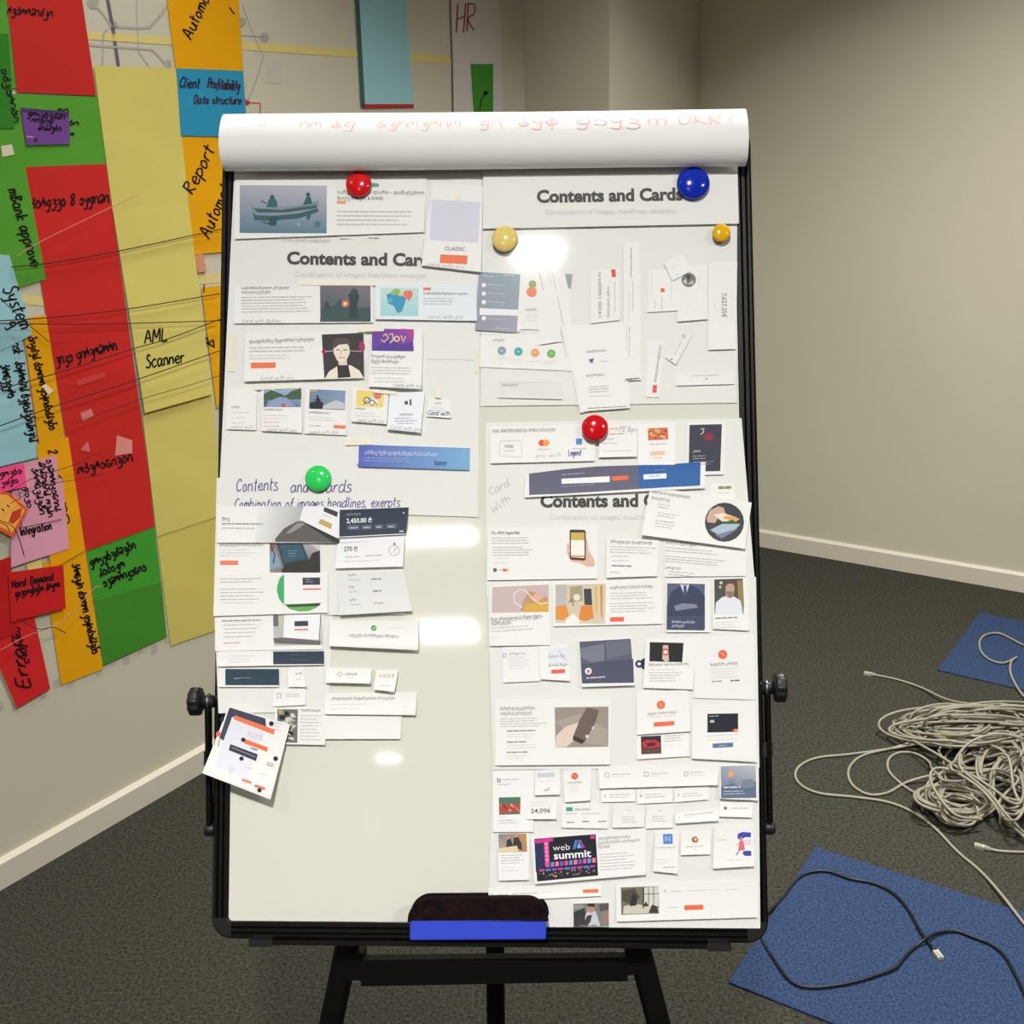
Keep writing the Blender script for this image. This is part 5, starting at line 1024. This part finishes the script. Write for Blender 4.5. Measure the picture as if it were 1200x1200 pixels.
card('narrow card with a photo of two people at a table', [(583, 977), (620, 976), (620, 1031), (585, 1032)], 3, [('P', 'printed_picture', [('g', 584, 977.5, 617, 999, (120, 134, 150), (196, 150, 96), (176, 130, 80), (190, 176, 140)), ('q', [(593, 996), (594, 984), (598, 982), (601, 990), (601, 996)], (60, 64, 70)), ('q', [(601, 993), (602, 982), (607, 980), (611, 988), (612, 996)], (66, 60, 64)), ('q', [(585, 994), (606, 991), (608, 999), (585, 999)], (224, 210, 170)), ('d', 596, 982, 1.4, (210, 170, 140)), ('d', 605, 980, 1.5, (200, 160, 130))]), ('l', 587, 1002, 28, 4, 3, TX, .9), ('l', 587, 1016, 22, 2, 4, LT, .9)], color=(240, 240, 240), group=SB, curl=.002)
rr = random.Random(3)
ws = [('q', [(626, 983), (698, 977.5), (701, 1026), (629.5, 1033)], (36, 36, 44)), ('q', [(626.5, 990), (637, 987), (638, 1019), (628, 1022)], (40, 52, 92)), ('q', [(626, 984), (648, 981), (648, 986), (626, 989)], (200, 60, 140)), ('q', [(637, 986), (643, 985), (644, 1014), (639, 1016)], (216, 70, 150))]
for i in range(6): ws.append(('d', 640 + i * .3, 989 + i * 4.6, 1.8, (240, 150, 190)))
for i in range(11): ws.append(('q', [(640 + i * 5.4, 1011 - i * .55), (644 + i * 5.4, 1010.6 - i * .55), (644 + i * 5.4, 1016 - i * .55), (640 + i * 5.4, 1016.6 - i * .55)], [(220, 80, 150), (90, 150, 220), (236, 120, 150), (110, 90, 200)][i % 4]))
for i in range(9): ws.append(('q', [(632 + i * 7.4, 1019 - i * .6), (638 + i * 7.4, 1018.4 - i * .6), (638 + i * 7.4, 1021 - i * .6), (632 + i * 7.4, 1021.6 - i * .6)], [(200, 70, 140), (80, 130, 210), (150, 80, 190)][i % 3]))
for i in range(46): x = rr.uniform(631, 698); ws.append(('d', x, 1029 - (x - 631) * .09 - rr.uniform(0, 6), 1.1, [(150, 130, 120), (60, 56, 60), (196, 170, 150), (90, 80, 84)][i % 4]))
ws += [('t', 648, 997, 7.5, 'web', (240, 240, 244), 20, -.005, -4), ('t', 649, 1007, 9, 'summit', (248, 248, 250), 44, .02, -4),
       ('q', [(671, 995), (674, 984.5), (677.5, 984.2), (674.5, 994.6)], (70, 130, 210)), ('q', [(676, 994), (679, 984), (682, 986), (681, 994)], (110, 190, 220)), ('q', [(678, 988), (680, 984), (686, 993.5), (681.5, 994)], (150, 70, 160)), ('q', [(692, 979), (697, 978.5), (697, 983), (692, 983)], (200, 70, 150))]
card('card with a magenta and blue photo of a conference stage and crowd', [(623, 983), (757, 970), (757, 1025), (627, 1036)], 4, [('P', 'printed_picture', ws), ('t', 701, 984, 3, 'ელექტრონული ბანკი', (120, 120, 122), 38, 0, -4), ('t', 701, 989, 3, 'ყველაზე ძლიერი საქართველოს', (120, 120, 122), 49, 0, -4), ('t', 701, 994, 3, 'მეტ ბანკში', (120, 120, 122), 14, 0, -4), ('l', 702, 1001, 43, 6, 3.6, TX, .9, -4)], color=(238, 238, 237), curl=.003)
card('small card with a blue square logo', [(768, 976), (796, 975), (794, 1024), (766, 1021)], 3, [('r', 777, 977.5, 788, 989, (80, 140, 210)), ('w', [(780, 980), (780, 986), (785, 986), (785, 980)], .9, (220, 232, 246)), ('w', [(782.5, 981), (782.5, 985)], .8, (220, 232, 246)), ('l', 768, 993, 24, 1, 3, TX, 1), ('l', 768, 1007, 17, 2, 3.4, LT, .9), ('l', 777, 1016, 14, 1, 3, (180, 180, 182), 1)], group=SB, curl=.003)
card('small card with a tiny portrait of a girl', [(798, 976), (833, 974), (832, 1001), (798, 1002)], 2, [('d', 814.5, 984, 3.8, (150, 100, 60)), ('d', 815, 983.5, 2, (226, 196, 170)), ('q', [(813, 987), (817, 987), (818, 989), (812, 989)], (226, 220, 214)), ('l', 804, 992, 21, 1, 3, TX, .9), ('l', 814, 996, 2, 1, 3, TX, .9)], group=SB, curl=.003)
card('card with a drawing of a big blue letter shape and a dancing figure', [(837, 970), (882, 967), (884, 1015), (836, 1018)], 3, [
    ('P', 'printed_picture', [('q', [(864, 982), (865, 977), (870, 975), (880, 975.5), (880, 981), (873, 981), (868, 985)], (64, 78, 176)), ('q', [(868, 985), (880, 983), (880, 991), (872, 990)], (226, 214, 220)), ('q', [(873, 997), (880, 997), (880, 1003), (873, 1003), (870, 1000)], (60, 72, 170)), ('d', 868.5, 982.5, 1.8, (216, 120, 130)), ('q', [(867, 985), (871, 985), (873, 996), (865, 997)], (226, 110, 124)), ('w', [(866, 997), (863, 1002)], 1.1, (80, 70, 90)), ('w', [(871, 997), (874, 1003)], 1.1, (80, 70, 90)), ('w', [(867, 987), (863, 991)], .9, (226, 150, 150)), ('w', [(880, 998), (880, 1003)], .8, (90, 90, 100))]), ('l', 841, 984, 10, 1, 3, TX, .9), ('l', 853, 1007.5, 18, 1, 3, LT, 1)], group=SB, curl=.004)
card('long low strip ending in an orange button above the eraser', [(572, 1041), (705, 1036), (704, 1050), (573, 1056)], 2, [('d', 577, 1049, 1.2, (150, 150, 152)), ('l', 583, 1048, 12, 1, 3, TX, 1), ('l', 600, 1047, 30, 1, 3, TX, 1), ('l', 634, 1045, 12, 1, 3, LT, 1), ('b', 683, 1042.5, 701, 1046.5, (238, 116, 84))], group=SB, curl=.002)
card('photo card of a thoughtful man at the lower edge by the pen tray', [(671, 1058), (714, 1057), (714, 1086), (671, 1086)], 3, [('P', 'printed_picture', [('q', [(672, 1059), (713.5, 1058), (713.5, 1085.5), (672, 1085.5)], (126, 124, 122)), ('q', [(672, 1069), (685, 1064), (690, 1086), (673, 1086)], (60, 60, 62)), ('q', [(685, 1086), (686, 1072), (690, 1066), (698, 1068), (704, 1086)], (196, 202, 212)), ('q', [(688, 1068), (687, 1061), (692, 1058.5), (697, 1061), (697, 1067), (693, 1070)], (176, 140, 124)), ('q', [(687, 1062), (690, 1058.5), (697, 1059), (697, 1063)], (66, 56, 52)), ('q', [(683, 1084), (688, 1073), (694, 1072), (692, 1080), (688, 1086)], (70, 62, 64)), ('q', [(702, 1060), (713, 1059), (713, 1066), (703, 1068)], (90, 84, 84)), ('q', [(706, 1070), (713, 1068), (713, 1080), (707, 1082)], (160, 120, 116)), ('q', [(673, 1060), (684, 1060), (683, 1064), (673, 1066)], (150, 150, 148))])], group=SB)
card('wide low card with a photo of a person at a tall window', [(722, 1038), (887, 1032), (888, 1075), (723, 1080)], 3, [
    ('P', 'printed_picture', [('q', [(727.5, 1040), (772, 1038.5), (772.5, 1070.5), (728, 1072)], (120, 116, 104)), ('q', [(754, 1040), (772, 1039), (772, 1062), (755, 1064)], (214, 214, 206)), ('q', [(729, 1044), (744, 1041), (750, 1052), (740, 1060), (729, 1056)], (84, 80, 66)), ('q', [(730, 1071), (731, 1062), (744, 1059), (772, 1064), (772.5, 1070)], (206, 200, 184)), ('q', [(738, 1062), (740, 1050), (743, 1046), (747, 1052), (746, 1061)], (54, 50, 50)), ('q', [(754, 1062), (757, 1056), (760, 1062)], (40, 40, 42)), ('q', [(760, 1070), (764, 1060), (770, 1062), (772, 1070)], (70, 62, 54)), ('w', [(760, 1040), (760, 1062)], .8, (60, 60, 58)), ('w', [(766, 1039), (766, 1062)], .8, (60, 60, 58)), ('w', [(755, 1048), (772, 1047)], .7, (60, 60, 58)), ('w', [(754, 1040), (754, 1064)], 1.6, (50, 50, 48))]),
    ('d', 779, 1044, 1.4, TX), ('l', 787, 1044, 11, 1, 3, TX, 1), ('l', 806, 1043, 37, 1, 3, LT, 1), ('l', 850, 1042, 15, 1, 3, LT, 1), ('l', 783, 1063, 12, 1, 3, TX, .9), ('b', 802, 1061, 824, 1066.5, (238, 108, 76)), ('w', [(834, 1060), (834, 1072)], .5, (226, 226, 224))], curl=.002)

card('card with a green tick and one bold line', [(387, 727), (491, 727), (490, 762), (386, 757)], 3, [('d', 438, 736, 3.3, (70, 160, 84)), ('w', [(436.4, 736), (437.6, 737.4), (440, 734.6)], .8, (236, 246, 238)), ('t', 409, 746, 3.4, 'თქვენი მარშრუტი მზადაა', (110, 110, 112), 58, 0, 1), ('l', 456, 735, 20, 1, 3, LT, .9)], color=(236, 236, 235), curl=.005)

# ------------------------------------------------------------------ clear plastic sleeve over the upper right pieces
fm = bpy.data.materials.new('clear_plastic_film'); fm.use_nodes = True
nt = fm.node_tree; nt.nodes.remove(nt.nodes['Principled BSDF'])
tr = nt.nodes.new('ShaderNodeBsdfTransparent'); gl = nt.nodes.new('ShaderNodeBsdfGlossy'); gl.inputs['Roughness'].default_value = 0.06
tr.inputs['Color'].default_value = (.995, .995, .995, 1)
fr = nt.nodes.new('ShaderNodeFresnel'); fr.inputs['IOR'].default_value = 1.4
mx = nt.nodes.new('ShaderNodeMixShader'); tc = nt.nodes.new('ShaderNodeTexCoord')
no = nt.nodes.new('ShaderNodeTexNoise'); no.inputs['Scale'].default_value = 9; no.inputs['Detail'].default_value = 1
bp = nt.nodes.new('ShaderNodeBump'); bp.inputs['Strength'].default_value = .04; bp.inputs['Distance'].default_value = .01
nt.links.new(tc.outputs['Object'], no.inputs['Vector']); nt.links.new(no.outputs['Fac'], bp.inputs['Height']); nt.links.new(bp.outputs['Normal'], gl.inputs['Normal'])
mt_ = nt.nodes.new('ShaderNodeMath'); mt_.operation = 'MULTIPLY'; mt_.inputs[1].default_value = .1
nt.links.new(fr.outputs['Fac'], mt_.inputs[0]); nt.links.new(mt_.outputs[0], mx.inputs['Fac']); nt.links.new(tr.outputs['BSDF'], mx.inputs[1]); nt.links.new(gl.outputs['BSDF'], mx.inputs[2])
nt.links.new(mx.outputs['Shader'], nt.nodes['Material Output'].inputs['Surface'])
Sheet(BOARD, 'plastic_sleeve', 'clear glossy plastic sleeve covering the loose paper pieces below the blue magnet', 'plastic sleeve', [(566, 267), (864, 264), (863, 473), (563, 477)], .0072, (255, 255, 255), 0, None, fm, thick=.0001)

# ------------------------------------------------------------------ magnets
for lb, x, y, r, c, z in (('red round magnet on the canoe card', 421, 217, 15.5, (214, 22, 32), .006), ('blue round magnet beside the word Cards', 812, 216, 19.5, (16, 44, 176), .008),
                          ('cream yellow round magnet above the grey blue list card', 592, 281, 15.5, (236, 210, 122), .0078), ('small amber magnet near the frame below the blue one', 845, 274, 10.5, (238, 176, 8), .0078),
                          ('green round magnet on the handwritten sheet', 373.5, 561, 15.5, (52, 214, 98), .004), ('red round magnet above the slate and blue banner', 697, 502, 15.5, (208, 18, 30), .009)):
    cen = BOARD.at(x, y, z); rr_ = r * 1.43 / FPX
    mm_ = bpy.data.materials.get('magnet_%d_%d_%d' % c) or material('magnet_%d_%d_%d' % c, c, .12, .6)
    e = empty('round_magnet', cen); tag(e, lb, 'magnet', 'round magnets on the board')
    mb = MB(); pr = [(rr_ * .93, 0), (rr_, .001), (rr_, .0045)]
    for i in range(1, 9):
        a = math.pi / 2 * i / 8.3; pr.append((rr_ * math.cos(a), .0045 + rr_ * .36 * math.sin(a)))
    mb.lathe(cen, BN, pr, 36); mb.build('dome', mm_, e)
    mb = MB(); mb.lathe(cen, BN, [(rr_ * .97, -.0012), (rr_ * .97, .0003)], 30); mb.build('magnet_base', PLASTIC, e)

# ------------------------------------------------------------------ board eraser
ER = BOARD.at(560, 1100, 0)
er = empty('board_eraser', B(.335, .0, .03)); tag(er, 'blue board eraser with a black felt pad at the lower edge of the board', 'board eraser')
q = [BOARD.at(x, y, .030) for x, y in ((480, 1077), (640, 1076), (640, 1101.5), (480, 1102.5))]
mb = MB(); mb.add(q + [p - BN * .029 for p in q], [(3, 2, 1, 0), (4, 5, 6, 7), (0, 1, 5, 4), (1, 2, 6, 5), (2, 3, 7, 6), (3, 0, 4, 7)], (1, 1, 1, 1))
ob = mb.build('eraser_body', material('blue_plastic', (52, 74, 206), .35, .5), er)
bv = ob.modifiers.new('bevel', 'BEVEL'); bv.width = .0022; bv.segments = 3
FELT = noisy(material('black_felt', (18, 12, 12), .95, .1), 90, (14, 9, 10), (34, 20, 20), 4, .4, bscale=400)
n = 10; P = []
sL = BOARD.at(480.5, 1078, .030); sR = BOARD.at(640, 1077, .030); dx = (sR - sL).normalized(); ln = (sR - sL).length; hgt = .026; d_ = .028
for k in (0, 1):
    prof = [(0, 0)] + [(hgt * .9 * (1 - math.cos(math.pi / 2 * i / n)), hgt * .85 * math.sin(math.pi / 2 * i / n)) for i in range(1, n + 1)]
    top = prof + [(ln - a, b) for a, b in reversed(prof)]
    P += [sL + dx * a + BU * b - BN * (d_ * k) for a, b in top]
m_ = len(P) // 2
mb = MB(); mb.add(P, [(i, (i + 1) % m_, m_ + (i + 1) % m_, m_ + i) for i in range(m_)] + [tuple(range(m_)), tuple(range(2 * m_ - 1, m_ - 1, -1))], (1, 1, 1, 1))
ob = mb.build('felt_pad', FELT, er); bv = ob.modifiers.new('bevel', 'BEVEL'); bv.width = .003; bv.segments = 3; bv.limit_method = 'ANGLE'

# ------------------------------------------------------------------ floor: blue carpet tiles and cables
for lb, a, b in (('blue carpet tile under the black cable', (955, 994), (855, 1150)), ('blue carpet tile near the right wall under the beige cable loop', (1148, 719), (1097, 788))):
    A = FLOOR.at(*a); Bq = FLOOR.at(*b); v = (Bq - A).normalized(); w = Vector((-v.y, v.x, 0)); w = w if w.x > 0 else -w; L = .5
    mb = MB(); mb.box(A, v * L, w * L, UP * .005); o = mb.build('carpet_tile', BLUEPET, None, A + v * .25 + w * .25); tag(o, lb, 'carpet tile')
    bv = o.modifiers.new('bevel', 'BEVEL'); bv.width = .002; bv.segments = 2


def cable(name, label, cat, pts, r, mat, plugs=(), group=None, k=7):
    """pts: (x, y, height above the floor)"""
    P = [FLOOR.at(p[0], p[1], p[2] if len(p) > 2 else r) for p in pts]
    mb = MB(); S = smooth_path(P, k); mb.tube(S, r, 7); o = mb.build(name, mat, None, P[0]); tag(o, label, cat, group)
    for end in plugs:
        a, b = (S[0], S[4]) if end == 0 else (S[-1], S[-5])
        d = (a - b).normalized(); sd = d.cross(UP).normalized(); u2 = sd.cross(d)
        mb = MB(); mb.box(a - d * .004 - sd * .0058 - u2 * .004, d * .022, sd * .0116, u2 * .008); mb.box(a + d * .002 - sd * .002 + u2 * .004, d * .014, sd * .004, u2 * .002)
        mb.build('cable_plug', CLEARM, o)
        mb = MB(); mb.lathe(a - d * .016, d, [(r * 1.05, 0), (r * 1.7, .004), (r * 1.9, .013)], 12); mb.build('strain_relief', mat, o)
    return o


CR_ = .0034
GC = 'beige network cables on the floor'
h0 = .004
cable('network_cable', 'beige network cable with a plug reaching out of the tangle towards the skirting', 'cable', [(1020, 790, h0), (1050, 796, h0), (1080, 806, .006), (1105, 818, .015), (1130, 824, .03), (1165, 826, .05), (1215, 830, .05), (1260, 850, .03)], CR_, CABLEM, (0,), GC)
cable('network_cable', 'beige network cable with the widest loop, running past the blue tile to the photo edge', 'cable', [(1150, 862, .05), (1110, 868, .035), (1075, 872, .02), (1040, 878, h0), (995, 884, h0), (958, 888, h0), (938, 897, h0), (932, 909, h0), (940, 921, h0), (962, 930, h0), (1000, 934, h0), (1040, 940, h0), (1070, 952, h0), (1095, 970, h0), (1122, 998, h0), (1150, 1022, h0), (1175, 1050, .010), (1205, 1088, .010), (1240, 1120, .01)], CR_, CABLEM, (), GC)
cable('network_cable', 'beige network cable in a middle loop inside the widest loop', 'cable', [(1130, 850, .05), (1090, 862, .03), (1052, 875, .008), (1015, 884, h0), (999, 894, h0), (994, 907, h0), (1000, 921, h0), (1018, 931, h0), (1040, 929, h0), (1062, 917, .006), (1090, 909, .02), (1120, 905, .04), (1160, 915, .05)], CR_, CABLEM, (), GC)
cable('network_cable', 'beige network cable in the smallest open loop beside the tangle', 'cable', [(1130, 945, .03), (1100, 938, .02), (1072, 929, .006), (1052, 915, h0), (1041, 902, h0), (1042, 889, h0), (1054, 882, h0), (1072, 883, h0), (1088, 892, .008), (1093, 902, .02), (1110, 915, .04), (1150, 930, .05)], CR_, CABLEM, (), GC)
cable('network_cable', 'beige network cable with a booted plug in front of the tangle by the photo edge', 'cable', [(1152, 993, h0), (1164, 996, h0), (1180, 998, h0), (1220, 999, h0)], CR_, CABLEM, (0,), GC)
cable('network_cable', 'beige cable loop lying on the blue tile near the wall', 'cable', [(1230, 765, .010), (1200, 756, .010), (1184, 748, .010), (1170, 742, .010), (1155, 744, .010), (1148, 752, .010), (1150, 764, .010), (1160, 773, .010), (1175, 777, .010), (1188, 772, .011), (1191, 770, .012), (1185, 776, .013), (1184, 788, .012), (1190, 802, .009), (1200, 816, .006), (1215, 828, h0)], CR_, CABLEM, (), GC)


def coil(label, cx, cy, rx, ry, turns, hmax, seed, jit=.16, inner=.3, tilt=0.0, pull=()):
    rg = random.Random(seed); pts = []; n = 11
    ox = oy = 0; sx = sy_ = 1.0
    for t in range(turns):
        tx, ty = rg.uniform(-jit, jit) * rx, rg.uniform(-jit, jit) * ry; a, b = rg.uniform(1 - inner, 1.0), rg.uniform(1 - inner * 1.5, 1.02); ph = rg.uniform(-.2, .2)
        for j in range(n):
            f = j / n; ox += (tx - ox) * .3; oy += (ty - oy) * .3; sx += (a - sx) * .3; sy_ += (b - sy_) * .3
            an = 2 * math.pi * f + ph * f
            h = .004 + hmax * ((t + f) / turns) * (.65 + .35 * math.sin(an * 2 + seed)) + rg.uniform(0, .004)
            ex, ey = rx * sx * math.cos(an), ry * sy_ * math.sin(an)
            e2 = ey + tilt * ex
            pts.append((cx + ox + ex, cy + oy + e2, h))
    pts += list(pull)
    cable('network_cable', label, 'cable', pts, CR_, CABLEM, (), GC, 6)


coil('beige network cable coil forming the upper bundle of the tangle', 1132, 852, 96, 24, 24, .075, 5, .18, .55)
coil('beige network cable coil with open rounds on the upper bundle', 1112, 848, 68, 20, 11, .085, 12, .3, .6, 0, [(1100, 880, .03), (1150, 915, .06), (1200, 950, .02)])
coil('beige network cable stretched flat along the rear of the upper bundle', 1180, 838, 70, 14, 9, .08, 31, .25, .5, .05)
coil('beige network cable coil forming the lower bundle of the tangle', 1122, 938, 52, 31, 24, .05, 9, .16, .66, .12)
coil('beige network cable looping loosely between both bundles', 1160, 895, 46, 30, 13, .09, 21, .38, .6, -.2, [(1190, 930, .05), (1215, 965, .02)])
coil('beige network cable twisted at the photo edge beside the lower bundle', 1182, 915, 36, 40, 10, .08, 44, .35, .55, .4, [(1170, 945, .04), (1205, 985, .015), (1225, 1000, .01)])
cable('network_cable', 'beige network cable arching high across the middle of the tangle', 'cable', [(1115, 905, .03), (1122, 886, .06), (1140, 868, .09), (1170, 860, .10), (1200, 866, .09), (1240, 880, .05)], CR_, CABLEM, (), GC)
cable('network_cable', 'beige network cable crossing the lower bundle on a slant', 'cable', [(1070, 868, .04), (1100, 885, .06), (1130, 905, .07), (1160, 930, .07), (1180, 955, .05), (1210, 985, .01), (1235, 1005, .006)], CR_, CABLEM, (), GC)
cable('network_cable', 'beige network cable bent in an upright oval over the lower bundle', 'cable', [(1150, 960, .03), (1120, 955, .05), (1098, 930, .07), (1090, 910, .075), (1098, 900, .075), (1120, 905, .075), (1150, 925, .07), (1170, 950, .05), (1172, 965, .02)], CR_, CABLEM, (), GC)

hb = .0095
cable('black_cable', 'black network cable with a clear plug looping over the blue tile', 'cable',
      [(1097, 1116, hb), (1088, 1104, .011), (1078, 1090, .011), (1067, 1070, hb), (1055, 1054, hb), (1040, 1042, hb), (1020, 1034, hb), (998, 1030, hb), (983, 1025, hb), (970, 1021, hb), (955, 1021, hb), (940, 1026, .008), (928, 1038, .0055), (918, 1052, .005), (902, 1068, .005),
       (890, 1080, .005), (889, 1092, .005), (896, 1108, .0055), (908, 1126, .008), (920, 1143, hb), (932, 1153, hb), (948, 1157, hb), (970, 1156, hb), (1000, 1151, hb), (1030, 1142, hb), (1050, 1134, hb), (1060, 1122, hb), (1072, 1110, hb), (1085, 1100, .016), (1100, 1093, .011), (1120, 1091, hb), (1140, 1098, hb), (1162, 1107, hb), (1178, 1121, hb), (1190, 1142, hb), (1201, 1165, hb), (1212, 1190, hb)], .0031, BCABLEM, (0,))
bpy.data.objects.remove(_fo); bpy.data.curves.remove(_fc)
